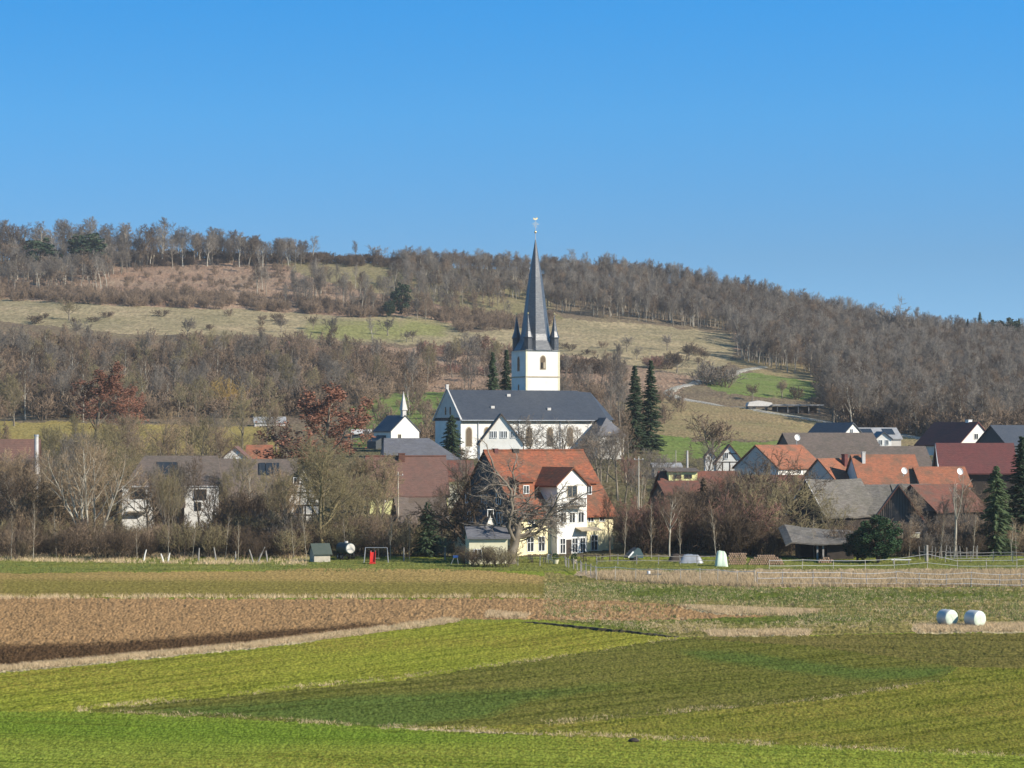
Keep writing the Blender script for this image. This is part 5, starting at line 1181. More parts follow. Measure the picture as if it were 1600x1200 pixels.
# saplings in front of the grey barn
for k, px in enumerate((384, 392, 401, 410, 416, 422, 429, 438, 446)):
    tree('sapling', 'sapling', 'slim pale bare sapling standing in a row before the grey barn', 'sapling', px, 331 + (k % 3)*2, 8.0 + (k*37 % 5)*.55, .8, group='saplings before the grey barn', var=k, rz=k*1.3)
for px, D, H, lab in ((1580, 303, 5.2, 'slender leaning pale sapling under the right spruce'), (1588, 304, 5.0, 'slender pale sapling beside the leaning one at the right edge'),
                  (1000, 330, 10.0, 'thin pale sapling behind the yard right of the manor')):
    tree('sapling', 'sapling', lab, 'sapling', px, D, H, .8)

# ------------------------------------------------------------------ shrubs and hedges one could count
R2 = random.Random(77)
def hedge(n, px0, px1, D0, D1, h0, h1, mats, label, group, name='shrub', cat='shrub', key='shrub', sq=(.9, 1.3), avoid=()):
    for i in range(n):
        px = px0 + (px1 - px0)*(i + R2.random())/n; D = R2.uniform(D0, D1)
        if any(a < px < b for a, b in avoid): continue
        tree(key, name, label, cat, px, D, R2.uniform(h0, h1), R2.uniform(*sq), R2.choice(mats), group=group)
hedge(46, -20, 480, 305, 316, 2.6, 5.0, ['bark_dark', 'bark_dark', 'bark_dark', 'bark_warm', 'bark_olive'], 'dark bare shrub in the tangled front hedge at the left', 'front hedge shrubs at the left')
hedge(40, -10, 440, 316, 334, 4.8, 8.4, ['bark_dark', 'bark_warm', 'bark_tan', 'bark_olive', 'bark_dark'], 'tall bare shrub in the second row of the left hedge', 'second row shrubs at the left', avoid=((172, 250), (272, 358)))
hedge(8, 192, 345, 318, 326, 3.0, 3.8, ['bark_grey', 'bark_warm'], 'bare shrub half covering the white villa', 'shrubs before the white villa')
tree('shrub', 'yellow_shrub', 'golden yellow twigged shrub right of the white villa', 'shrub', 356, 322, 5.4, 1.3, 'leaf_gold')
tree('shrub', 'yellow_shrub', 'faint golden shrub high in the left wood', 'shrub', 357, 700, 11, .9, 'leaf_gold')
hedge(30, 430, 645, 310, 326, 3.2, 5.6, ['bark_olive', 'bark_warm', 'bark_grey'], 'olive brown bare shrub between mossy tree and dark conifer', 'shrubs left of the dark conifer')
hedge(8, 690, 800, 302, 312, 1.6, 3.2, ['bark_dark', 'bark_olive'], 'low dark shrub under the gnarled tree', 'shrubs under the gnarled tree')
hedge(34, 984, 1170, 314, 336, 4.2, 8.0, ['bark_red', 'bark_dark', 'bark_warm', 'bark_dark'], 'reddish brown bare shrub behind the yard right of the manor', 'reddish shrubs right of the manor')
hedge(12, 1140, 1260, 312, 322, 2.8, 5.5, ['bark_olive', 'bark_dark'], 'olive dark shrub under the lichened trees', 'shrubs under the lichened trees')
hedge(34, 1310, 1610, 308, 322, 2.8, 5.6, ['bark_warm', 'bark_dark', 'bark_tan', 'bark_grey'], 'brown bare shrub in front of the old wooden barns', 'shrubs before the old barns', avoid=((1355, 1390),))
hedge(10, 1270, 1330, 318, 326, 2.6, 3.6, ['bark_olive', 'bark_warm'], 'shrub between open timber shed and old tiled barn', 'shrubs behind the open shed')
hedge(6, 728, 796, 289, 292, 2.0, 2.7, ['bark_dark', 'bark_dark', 'bark_olive'], 'dark low shrub at the field edge before the cream garden wing', 'shrubs before the garden wing', sq=(1.2, 1.6))
def trees_row(n, px0, px1, D0, D1, h0, h1, mats, label, group, key='near', name='bare_tree', cat='tree', sq=(.8, 1.1), avoid=()):
    hedge(n, px0, px1, D0, D1, h0, h1, mats, label, group, name, cat, key, sq, avoid)
trees_row(16, -10, 150, 324, 345, 9, 13.5, ['bark_tan', 'bark_grey', 'bark_warm'], 'bare garden tree before the reddish brown roof at the left edge', 'garden trees at the left edge')
trees_row(14, 60, 200, 350, 440, 9, 14, ['bark_warm', 'bark_olive', 'bark_grey'], 'bare garden tree behind the pale willow', 'garden trees behind the willow')
trees_row(14, 200, 345, 366, 460, 9, 13, ['bark_olive', 'bark_warm', 'bark_tan'], 'bare olive garden tree behind the white villa', 'garden trees behind the villa')
trees_row(6, 240, 285, 326, 338, 9, 12, ['bark_olive', 'bark_grey', 'bark_warm'], 'bare garden tree before the villa roof', 'garden trees before the villa', sq=(.5,.7))
trees_row(9, 340, 470, 410, 520, 8, 12, ['bark_olive', 'bark_grey', 'bark_warm'], 'bare garden tree behind the grey barn', 'garden trees behind the grey barn')
trees_row(9, 520, 600, 324, 350, 8.5, 12.5, ['bark_olive', 'bark_tan', 'bark_warm'], 'mossy bare tree crowding the left side of the farmhouse', 'mossy trees beside the farmhouse')
trees_row(2, 430, 455, 323, 333, 8, 11, ['bark_olive', 'bark_tan'], 'mossy bare tree before the half-timbered house', 'mossy trees before the half-timbered house')
trees_row(6, 700, 800, 318, 350, 7, 11, ['bark_grey', 'bark_olive'], 'bare tree beside the dark gable of the manor', 'bare trees by the dark gable')
trees_row(6, 900, 985, 400, 440, 8, 12, ['bark_warm', 'bark_grey'], 'bare tree below the church sacristy', 'bare trees below the sacristy')
trees_row(12, 965, 1110, 345, 430, 6.5, 9.5, ['bark_warm', 'bark_grey', 'bark_red'], 'bare garden tree between manor and red roofs', 'garden trees between manor and red roofs')
trees_row(7, 1150, 1260, 345, 365, 6, 9, ['bark_warm', 'bark_grey', 'bark_olive'], 'bare tree before the low red roof', 'bare trees before the low red roof')
trees_row(7, 1400, 1570, 326, 335, 6.5, 9.5, ['bark_warm', 'bark_grey'], 'bare tree beside the dark gabled barn', 'bare trees beside the gabled barn')
trees_row(12, 540, 1010, 560, 610, 6, 10, ['bark_warm', 'bark_grey', 'bark_red'], 'bare tree growing close behind the church and chapel', 'bare trees behind the church', avoid=((600, 700), (800, 870)), key='wood')

# ------------------------------------------------------------------ woods on the hill
def region(poly, D0=300, D1=1300, n=100, key=None, tries=60000, bias=None):
    """random spots whose ground point shows inside a polygon of the survey"""
    xs = [p[0] for p in poly]; out = []
    while len(out) < n and tries > 0:
        m = 4000; tries -= m
        D = np.sqrt(rng.random(m)*(D1**2 - D0**2) + D0**2); px = rng.random(m)*(max(xs) - min(xs)) + min(xs); X = (px - 800)*D/F
        y = HZ - (ground(X, D) - CZ)*F/D
        ok = inpoly(px, y, poly); out += list(zip(X[ok], D[ok]))
    return out[:n]
WR = random.Random(5)
def grove(poly, n, D0, D1, h0, h1, mats, label, group, key='wood', sq=(.8, 1.15), name='bare_tree', cat='tree', mind=3.5):
    pts = region(poly, D0, D1, n*3); kept = []
    for X, D in pts:
        if all((X-a)**2 + (D-b)**2 > mind**2 for a, b in kept[-60:]): kept.append((X, D))
        if len(kept) >= n: break
    for X, D in kept:
        tree(key, name, label, cat, 0, D, WR.uniform(h0, h1), WR.uniform(*sq), WR.choice(mats), group=group, X=X)
WM = ['bark_grey', 'bark_warm', 'bark_grey', 'bark_olive', 'bark_dark']
belt = [(-40,560),(60,556),(200,566),(420,562),(560,576),(600,610),(540,640),(430,655),(0,652),(-40,652)]
grove(belt, 26, 600, 900, 9, 14, WM, 'bare tree in the wood belt between left meadow and village', 'bare trees of the left wood belt')
grove([(560,580),(700,575),(770,590),(800,640),(700,612),(600,612)], 18, 600, 880, 10, 14, WM, 'bare tree in the open wood behind chapel and church', 'bare trees behind the chapel', 'wood')
grove([(880,590),(970,590),(985,690),(880,690)], 16, 560, 860, 9, 14, ['bark_warm','bark_grey'], 'bare tree in the grove right behind the church', 'bare trees of the grove right of the tower')
hedge(9, 862, 962, 868, 880, 5.5, 8.5, ['bark_dark', 'bark_grey'], 'dark bush in the thick hedge on the meadow right of the tower', 'hedge bushes right of the tower', key='scrub', sq=(1.3, 1.8))
hedge(6, 1012, 1050, 925, 935, 4.5, 6, ['bark_red', 'bark_dark'], 'bush beside the single round tree on the right meadow', 'bushes on the right meadow', key='scrub', sq=(1.2, 1.6))
hedge(5, 1096, 1140, 835, 850, 6.5, 8.5, ['bark_dark', 'bark_grey'], 'dark dense bush above the bend of the track', 'bushes above the track', key='scrub', sq=(1.2, 1.6))
hedge(14, 420, 600, 870, 885, 3.5, 6.5, ['bark_dark', 'bark_grey', 'bark_red'], 'dark bush along the lower rim of the middle meadow', 'bushes of the middle meadow', key='scrub', sq=(1.1, 1.7))
hedge(12, 680, 860, 850, 880, 3, 4.5, ['bark_red', 'bark_dark'], 'low reddish bush below the round meadow tree', 'low bushes below the meadow', key='scrub', sq=(1.5, 2.2))
hedge(16, 660, 860, 905, 940, 5, 9, ['bark_red', 'bark_grey', 'bark_dark'], 'bush along the upper rim of the meadow behind the tower', 'bushes above the middle meadow', key='scrub', sq=(1.0, 1.5), avoid=())
grove([(400,450),(560,455),(760,455),(800,480),(800,500),(620,500),(560,492),(420,482)], 22, 950, 1150, 9, 14, ['bark_grey', 'bark_warm', 'bark_grey'], 'bare tree scattered on the reddish middle slope', 'scattered trees of the middle slope', mind=6)
# bushes and low trees breaking up the pale meadows
for poly, n, D0, D1, lab, grp in (([(0,475),(560,503),(560,525),(0,505)], 16, 880, 1060, 'small dark bush dotted over the left pale meadow', 'bushes on the left meadow'),
        ([(640,500),(720,525),(900,510),(1130,535),(1120,575),(1000,565),(880,550),(700,540)], 16, 840, 1000, 'small dark bush dotted over the right pale meadow', 'bushes on the right pale meadow')):
    for X_, D_ in region(poly, D0, D1, n):
        tree(WR.choice(['scrub', 'scrubdark']), 'shrub', lab, 'shrub', 0, D_, WR.uniform(1.5, 3.6), WR.uniform(1.1, 2.2), group=grp, X=X_)
for X_, D_ in region([(420,495),(640,505),(700,520),(640,545),(420,525)], 850, 1000, 7) + region([(900,515),(1130,540),(1100,575),(950,560)], 850, 1000, 5):
    tree('round', 'bare_tree', 'small bare fruit tree scattered over the pale hill meadows', T, 0, D_, WR.uniform(4.5, 8), 1.0, WR.choice(['bark_grey', 'bark_dark']), group='fruit trees on the hill meadows', X=X_)
# skyline trees of the left ridge
for i in range(58):
    px = -15 + 505*(i + WR.random())/58; H = WR.uniform(12, 17.5) + (4.0 if px < 260 else 0)
    if px > 400: H *= .8
    tree(WR.choice(['wood', 'woodwarm', 'wooddark']), 'bare_tree', 'tall bare tree standing in the skyline row of the left ridge', T, px, WR.uniform(1205, 1250), H, WR.uniform(1.1, 1.75), WR.choice(['bark_grey', 'bark_grey', 'bark_dark']), group='skyline trees of the left ridge')

# the woods too many to count: one object per wood, spread by geometry nodes over loose points
def scatter(name, label, protos, pts, smin, smax, seed=0, flat=1.0):
    pts = [p for p in pts]
    me = bpy.data.meshes.new(name); me.from_pydata([(X, D, float(ground(X, D))) for X, D in pts], [], [])
    r = np.random.default_rng(seed); n = len(pts)
    a = me.attributes.new('sc', 'FLOAT_VECTOR', 'POINT'); s = r.uniform(smin, smax, n); w_ = s*r.uniform(.8, 1.25, n)*flat
    a.data.foreach_set('vector', np.stack([w_, w_, s], 1).astype(np.float32).ravel())
    b = me.attributes.new('rot', 'FLOAT_VECTOR', 'POINT'); b.data.foreach_set('vector', np.stack([np.zeros(n), np.zeros(n), r.uniform(0, 6.28, n)], 1).astype(np.float32).ravel())
    c = me.attributes.new('pick', 'INT', 'POINT'); c.data.foreach_set('value', r.integers(0, len(protos), n).astype(np.int32))
    o = bpy.data.objects.new(name, me); COL.objects.link(o); tag(o, label, None, None, 'stuff')
    ng = bpy.data.node_groups.new(name, 'GeometryNodeTree')
    ng.interface.new_socket('Geometry', in_out='INPUT', socket_type='NodeSocketGeometry'); ng.interface.new_socket('Geometry', in_out='OUTPUT', socket_type='NodeSocketGeometry')
    N = ng.nodes; Lk = ng.links
    gi = N.new('NodeGroupInput'); go = N.new('NodeGroupOutput'); ip = N.new('GeometryNodeInstanceOnPoints')
    jn = N.new('GeometryNodeJoinGeometry')
    for (to, co) in protos[::-1]:
        j2 = N.new('GeometryNodeJoinGeometry')
        for ob in (to, co):
            if ob is None: continue
            oi = N.new('GeometryNodeObjectInfo'); oi.transform_space = 'ORIGINAL'; oi.inputs['Object'].default_value = ob; oi.inputs['As Instance'].default_value = False
            Lk.new(oi.outputs['Geometry'], j2.inputs[0])
        g2 = N.new('GeometryNodeGeometryToInstance'); Lk.new(j2.outputs[0], g2.inputs[0]); Lk.new(g2.outputs[0], jn.inputs[0])
    def attr(nm, ty):
        x = N.new('GeometryNodeInputNamedAttribute'); x.data_type = ty; x.inputs['Name'].default_value = nm
        return x.outputs['Attribute']
    Lk.new(gi.outputs[0], ip.inputs['Points']); Lk.new(jn.outputs[0], ip.inputs['Instance'])
    ip.inputs['Pick Instance'].default_value = True
    Lk.new(attr('pick', 'INT'), ip.inputs['Instance Index']); Lk.new(attr('sc', 'FLOAT_VECTOR'), ip.inputs['Scale']); Lk.new(attr('rot', 'FLOAT_VECTOR'), ip.inputs['Rotation'])
    Lk.new(ip.outputs[0], go.inputs[0])
    md = o.modifiers.new('spread', 'NODES'); md.node_group = ng
    return o
def proto(key):
    """the trees already placed serve as patterns"""
    out = []; names = [c.name for t, c in KIND[key]]
    for t, c in KIND[key]:
        obs = [o for o in bpy.data.objects if o.data is c and not (o.material_slots[0].link == 'OBJECT')]
        tr = None
        ob = next((o for o in bpy.data.objects if o.data is c), None); to = next((o for o in bpy.data.objects if o.data is t), None)
        if ob: out.append((to, ob))
    return out
W_ = proto('wood') + proto('woodwarm') + proto('wooddark'); WO = W_ + proto('woodolive') + proto('woodolive'); SDK = proto('scrubdark'); W_ = W_ + proto('woodpale'); S_ = proto('scrub'); RD = proto('round')
fr = region([(850,432),(1000,442),(1200,473),(1400,524),(1600,542),(1660,545),(1660,640),(1540,690),(1300,668),(1290,600),(1150,560),(1140,520),(1000,503),(880,492),(840,470)], 560, 1262, 3100)
scatter('forest', 'bare brown wood covering the right hillside', W_, fr, .55, .95, 1, 1.15)
rr = [(WR.uniform(60, 0) , 0)]
ridge = []
for i in range(900):
    px = WR.uniform(630, 1660) if i > 330 else WR.uniform(630, 880); D = WR.uniform(1150 if px < 860 else 1200, 1262); ridge.append((wx(px, D), D))
scatter('ridge_forest', 'bare wood along the skyline right of the saddle', W_, ridge, .40, .68, 2, 1.4)
far = [(wx(px, D), D) for px, D in ((WR.uniform(1330, 1660), WR.uniform(1560, 1720)) for _ in range(260))]
scatter('far_forest', 'bluish far wood on the second ridge at the right', W_, far, .8, 1.2, 3)
lw = region([(-60,408),(60,404),(200,402),(300,402),(480,402),(470,412),(250,414),(180,432),(170,452),(110,462),(60,455),(-60,452)], 1060, 1262, 300)
scatter('ridge_wood', 'bare wood on the upper left slope below the skyline', W_, lw, .6, .95, 4, 1.4)
scatter('belt_wood', 'bare wood filling the belt between left meadow and village', WO, region(belt, 600, 900, 150), .62, 1.0, 15)
scatter('slope_wood', 'bare trees thickly sprinkled over the reddish middle slope', W_, region([(400,440),(560,448),(700,445),(820,480),(830,505),(620,502),(560,494),(400,482)], 940, 1200, 75), .65, 1.05, 16)
scatter('dark_underwood', 'dark undergrowth in the gaps of the left wood belt', SDK, region([(-60,560),(200,575),(420,572),(560,590),(540,655),(0,655),(-60,655)], 600, 860, 130), .9, 1.9, 17)
scatter('forest_edge_scrub', 'dark undergrowth at the foot of the right hillside wood', SDK, region([(1140,560),(1290,600),(1300,670),(1540,695),(1660,690),(1660,600),(1300,560)], 560, 900, 220), .9, 2.0, 18)
bl = region([(-60,540),(0,535),(200,545),(420,545),(560,555),(640,565),(700,590),(540,650),(430,660),(0,655),(-60,655)], 600, 960, 600)
scatter('underwood', 'tangled brown undergrowth of the left wood belt', S_, bl, .8, 1.8, 5)
hs_ = region([(-60,468),(0,455),(200,462),(420,470),(560,480),(700,488),(800,500),(860,500),(860,512),(720,520),(700,506),(640,493),(560,497),(420,487),(200,479),(0,470),(-60,470)], 900, 1200, 480)
scatter('slope_scrub', 'reddish grey scrub line at the foot of the reddish slope', S_, hs_, .6, 1.3, 6)
hs2 = region([(-60,415),(200,412),(440,405),(560,450),(760,450),(800,490),(560,480),(420,468),(200,460),(-60,455)], 1000, 1240, 300)
scatter('hillside_scrub', 'thin scrub sprinkled over the reddish upper slope', S_, hs2, .25, .8, 7)
sk = [(wx(px, D), D) for px, D in ((WR.uniform(150, 700), WR.uniform(1218, 1250)) for _ in range(420))]
scatter('ridge_scrub', 'dark scrub hedge along the saddle of the skyline', SDK, sk, .6, 1.15, 8)
vs_ = region([(520,620),(760,600),(990,600),(1080,640),(1000,700),(880,700),(700,690),(520,700)], 520, 800, 150)
scatter('village_scrub', 'brown scrub on the slope behind chapel and church', S_, vs_, .5, 1.3, 9)
fs_ = region([(1140,520),(1290,600),(1300,670),(1540,695),(1660,690),(1660,560),(1300,510)], 560, 1262, 700)
scatter('forest_underwood', 'brown underwood of the right hillside wood', S_, fs_, .9, 2.0, 10)

# ------------------------------------------------------------------ fences
FR = random.Random(9)
def fence(name, label, pts, gap, ph, rails, pm, rm, pw=.09, rw=.05, tall=(), lean=.03, group=None):
    P = [np.array([wx(px, D), D]) for px, D in pts]; L = [np.hypot(*(b-a)) for a, b in zip(P[:-1], P[1:])]
    t = empty(name, (P[0][0], P[0][1], float(ground(*P[0])))); tag(t, label, 'fence', group); o = Vector(t.location)
    posts = []
    for a, b, l in zip(P[:-1], P[1:], L):
        n = max(1, round(l/gap)); posts += [a + (b-a)*i/n for i in range(n)]
    posts.append(P[-1]); tops = []
    for i, p in enumerate(posts):
        p = p + np.array([FR.uniform(-.25,.25), 0]); z = float(ground(*p)); h = ph*FR.uniform(.92, 1.12)*(1.7 if i in tall else 1)
        dx, dy = FR.gauss(0, lean), FR.gauss(0, lean)
        a = Vector((p[0], p[1], z-.1)) - o; b = a + Vector((dx, dy, h + .1)); tops.append((a, b))
        MB().tube([a, a.lerp(b, .5), b], [pw*.5, pw*.48, pw*.42], 6).build('post', M[pm], t)
    for h in rails:
        for (a, b), (c, d) in zip(tops[:-1], tops[1:]):
            h1 = h + FR.uniform(-.03, .03); p = a.lerp(b, min(h1/ph, .97)); q = c.lerp(d, min((h + FR.uniform(-.03,.03))/ph, .97)); off = Vector((0, -pw*.55 - rw*.5, 0))
            m = (p+q)/2 + Vector((0, 0, -.03*FR.random()))
            MB().tube([p + off, m + off, q + off], rw*.5, 4).build('rail', M[rm], t)
    return t
fence('paddock_fence', 'white paddock fence with three pale rails along the reed strip at the right', [(1183, 256), (1400, 255), (1640, 252)], 2.6, 1.45, (.38, .86, 1.36), 'greywood', 'white', .10, .055)
fence('paddock_fence', 'white single railed paddock fence along the left half of the reed strip', [(932, 268), (1060, 262), (1183, 257)], 2.5, 1.45, (1.36,), 'palewood', 'white', .09, .06)
fence('paddock_fence', 'rear white paddock fence with two rails, nearest the barns', [(1200, 288), (1400, 288), (1640, 284)], 3.2, 1.1, (.45, 1.0), 'palewood', 'white', .08, .05, tall=(5, 9, 14))
fence('wooden_fence', 'low weathered wooden fence in front of the yellow manor', [(812, 294), (880, 292), (934, 270)], 2.2, 1.15, (.95,), 'greywood', 'greywood', .11, .07)
fence('wooden_fence', 'weathered two railed fence before the log piles', [(934, 296), (1060, 297), (1150, 297)], 2.6, 1.1, (.5, .98), 'greywood', 'greywood', .11, .07)
fence('wooden_fence', 'rough weathered railing at the far right under the spruces', [(1478, 300), (1550, 300), (1640, 298)], 2.4, 1.2, (.5, .8, 1.1), 'greywood', 'greywood', .11, .09)
fence('garden_fence', 'brown slatted garden fence behind the reddish shrubs near the pale forked tree', [(1440, 306), (1530, 306)], .5, 1.5, (.9,), 'greywood', 'greywood', .09, .06, lean=.08)

# stakes and cut stems in front of the left hedge
for k, (px, D, h, lean, pale, lab) in enumerate(((224, 304, 1.3, .35, 1, 'thick white leaning stake in front of the left hedge'), (256, 301, 1.0, -.35, 1, 'short white forked stem leaning left in front of the left hedge'),
        (262, 301, 1.1, .25, 1, 'short white stem leaning right beside the forked one'), (310, 304, 1.5, .1, 0, 'weathered stake at the hedge foot right of the white stems'), (338, 304, 1.6, -.3, 0, 'slanting weathered stake before the dark part of the hedge'),
        (368, 302, 1.2, 0, 0, 'stout upright weathered stake in the middle of the hedge foot'), (402, 301, 1.8, .9, 0, 'strongly leaning cut trunk left of the garden shed'), (396, 301, 1.5, -.5, 0, 'cut trunk crossing the strongly leaning one'),
        (418, 302, 1.3, -.2, 0, 'weathered stake nearest the garden shed'), (695, 305, 1.5, .05, 0, 'thin stake on the lawn left of the blue stool'), (631, 303, 1.6, 0, 0, 'thin post on the lawn right of the swing'))):
    t = MB().tube([(0, 0, -.2), (lean*.5, 0, h*.5), (lean, .05, h)], [.11 if pale else .09, .09, .06], 6).build('stake', M['plaster' if pale else 'greywood'], None, False, (wx(px, D), D, gz(px, D)))
    tag(t, lab, 'stake')
t = MB().tube([(0,0,-.2),(0,0,1.9)], [.2,.17], 8).build('tree_stump', M['greywood'], None, False, (wx(1448, 302), 302, gz(1448, 302))); tag(t, 'pale thick cut tree stump standing before the old barns', 'tree stump')

# poles
for px, D, y0, r_, mat, lab in ((622, 338, 737, .13, 'palewood', 'slim pale utility pole in front of the farmhouse roof'), (998, 375, 713, .13, 'palewood', 'pale wooden pole behind the garden right of the church'),
        (1056, 400, 704, .10, 'palewood', 'thin pole left of the tapering pale mast'), (1074, 402, 704, .22, 'coping', 'tapering pale mast beside the stone outbuilding')):
    zb = gz(px, D); h = zy(D, y0) - zb
    t = empty('utility_pole', (wx(px, D), D, zb)); tag(t, lab, 'pole')
    MB().tube([(0,0,-.3),(0,0,h)], [r_*1.15, r_*.6], 8).build('shaft', M[mat], t)
    if px in (622, 998):
        c = MB().bar((-.7,-.1,h-.5),(.7,-.1,h-.5), .1).build('crossarm', M['greywood'], t)
        for u in (-.6, 0, .6): MB().lathe([(.04,0),(.06,.08),(.03,.16)], (u,-.1,h-.45), 6).build('insulator', M['white'], c)
D = 344; zb = gz(57, D); h = zy(D, 679) - zb
t = empty('flue', (wx(57, D), D, zb)); tag(t, 'tall pale chimney flue at the right end of the reddish brown roof', 'chimney flue')
MB().tube([(0,0,0),(0,0,h-.3)], .27, 10).build('pipe', M['coping'], t); MB().tube([(0,0,h-.28),(0,0,h)], .33, 10).build('cap', M['metal'], t)

# wrapped bales
def bale(px, D, rz, lab):
    t = empty('silage_bale', (wx(px, D), D, gz(px, D)), rz); tag(t, lab, 'bale', 'silage bales')
    r, l = .66, 1.28; m = MB(); n = 28; prof = [(.0, 0), (.35, -.02), (.56, .01), (.63, .06), (r, .14), (r+.012, .4), (r-.004, .65), (r+.012, .9), (r, l-.14), (.63, l-.06), (.56, l-.01), (.0, l)]
    vs = []; rn = random.Random(int(px))
    for k, (a, z) in enumerate(prof):
        for j in range(n):
            th = 2*math.pi*j/n; q = a*(1 + rn.uniform(-.012,.012)); x = q*math.cos(th); zz = q*math.sin(th)
            zz = max(zz, -.60) + .60; vs.append((x, z + rn.uniform(-.012,.012), zz))
    fs = [(i*n+j, i*n+(j+1)%n, (i+1)*n+(j+1)%n, (i+1)*n+j) for i in range(3, len(prof)-4) for j in range(n)]
    MB().add(vs, fs).build('side_wrap', M['bale_side'], t, True)
    for s in (range(0, 3), range(len(prof)-4, len(prof)-1)):
        MB().add(vs, [(i*n+j, i*n+(j+1)%n, (i+1)*n+(j+1)%n, (i+1)*n+j) for i in s for j in range(n)]).build('end_wrap', M['bale'], t, True)
bale(1488, 201.5, R(28), 'round bale in pale green wrap lying in the field, left one of two')
bale(1532, 200.5, R(32), 'round bale in pale green wrap lying in the field, right one of two')

# yard and garden things
house('garden_shed', 'tiny garden shed with pale front and dark green felt roof, by the lawn', 'shed', 491, 301, 24, 862, 849, pr=516, pl=484, wall='palewood', roof='felt', oh=.25, ohg=.2, rth=.08, yb=879)
t = empty('tank_trailer', (wx(540, 306), 306, gz(540, 306)), R(28)); tag(t, 'water tank trailer with dark barrel and white round end, beside the garden shed', 'trailer')
MB().tube([(0,-1.4,1.35),(0,-1.36,1.35),(0,1.4,1.35)], [.62,.66,.66], 16).build('tank', M['teal'], t, False)
MB().tube([(0,-1.46,1.35),(0,-1.405,1.35)], [.54,.59], 16).build('tank_end', M['plaster_dirty'], t)
MB().tube([(0,-.2,1.98),(0,-.2,2.2)], .22, 10).build('hatch', M['coping'], t)
MB().bar((-.5,-1.5,.62),(-.5,1.4,.62), .12).build('frame', M['timber'], t); MB().bar((.5,-2.4,.55),(.5,1.4,.62), .12).build('drawbar', M['timber'], t)
for sx in (-.72, .72):
    for yy_ in (-.5, .5):
        w_ = MB().tube([(sx-.1, yy_, .38),(sx+.1, yy_, .38)], .38, 14).build('wheel', M['rubber'], t); MB().tube([(sx-.11, yy_, .38),(sx+.11, yy_, .38)], .16, 10).build('rim', M['metal'], w_)
t = empty('swing_frame', (wx(571, 300), 300, gz(571, 300))); tag(t, 'pale metal swing frame standing on the lawn behind the red slide', 'swing')
for u in (0, 2.55):
    for s in (-1, 1): MB().tube([(u + (-.15 if u == 0 else .15), s*.7, -.1), (u, 0, 1.75)], .035, 6).build('leg', M['metal'], t)
MB().tube([(0,0,1.75),(2.55,0,1.75)], .04, 6).build('crossbar', M['metal'], t)
for u in (1.1, 1.55): MB().tube([(u,0,1.72),(u,0,.55)], .012, 4).build('rope', M['greywood'], t)
MB().box(1.0,1.65,-.12,.12,.5,.55).build('seat', M['greywood'], t)
t = empty('slide', (wx(579, 298), 298, gz(579, 298))); tag(t, 'small bright red play slide in front of the swing frame', 'slide')
MB().prism([(-.9,.12),(-.7,.12),(.35,1.2),(.35,1.32),(.2,1.2),(-.75,.24),(-.9,.24)], 'x', 0, .55).build('chute', M['red'], t)
for s in (-.04, .55): MB().prism([(-.9,.1),(-.9,.38),(.3,1.5),(.4,1.5),(.4,1.15)], 'x', s, s+.04).build('side_rail', M['red'], t)
for u in (.05, .5): MB().bar((u,.75,0),(u,.35,1.5), .06).build('leg', M['coping'], t)
lad = MB()
for k in range(4): lad.bar((.05,.68-.09*k,.3+.3*k),(.5,.68-.09*k,.3+.3*k), .05)
lad.build('ladder', M['red'], t)
MB().box(-.1,.65,-1.1,-.75,.0,.14).build('foot', M['red'], t)
t = empty('garden_stool', (wx(712, 296), 296, gz(712, 296))); tag(t, 'blue topped folding stool with pale legs at the field rim under the gnarled tree', 'stool')
MB().box(-.3,.3,-.22,.22,.78,1.02).build('seat', M['blue'], t)
for sx in (-1,1):
    for sy in (-1,1): MB().bar((sx*.42-.12, sy*.25, 0),(sx*.2, sy*.15, .78), .06).build('leg', M['metal'], t)
def garden_table(px, D, lab, mat='timber'):
    t = empty('garden_table', (wx(px, D), D, gz(px, D)), R(15)); tag(t, lab, 'table')
    MB().box(-.9,.9,-.45,.45,.70,.75).build('tabletop', M[mat], t)
    for a in (-.8,.8):
        for b in (-.38,.38): MB().box(a-.03,a+.03,b-.03,b+.03,0,.70).build('leg', M[mat], t)
def garden_chair(px, D, rz, mat, lab):
    t = empty('garden_chair', (wx(px, D), D, gz(px, D)), rz); tag(t, lab, 'chair')
    MB().box(-.26,.26,-.25,.25,.42,.46).build('seat', M[mat], t); b = MB()
    for k in range(4): b.box(-.24,.24,.24+.02*k,.27+.02*k,.55+.12*k,.63+.12*k)
    b.bar((-.24,.22,.42),(-.24,.32,1.02),.04).bar((.24,.22,.42),(.24,.32,1.02),.04); b.build('backrest', M[mat], t)
    for a in (-.24,.24):
        for c in (-.22,.22): MB().box(a-.02,a+.02,c-.02,c+.02,0,.42).build('leg', M[mat], t)
garden_table(841, 300, 'dark garden table left of the white bay, on the manor terrace')
garden_chair(829, 299, .4, 'timber', 'dark garden chair at the left end of the dark table'); garden_chair(853, 299.5, -2.0, 'metal', 'grey garden chair at the right end of the dark table'); garden_chair(861, 298, 2.6, 'metal', 'grey garden chair nearest the white bay')
garden_table(924, 302, 'dark garden table right of the white bay'); garden_chair(912, 300, .8, 'timber', 'dark garden chair left of the right-hand table'); garden_chair(938, 300, -1.2, 'timber', 'dark garden chair right of the right-hand table'); garden_chair(886, 299, .1, 'timber', 'dark wooden chair in front of the manor door')
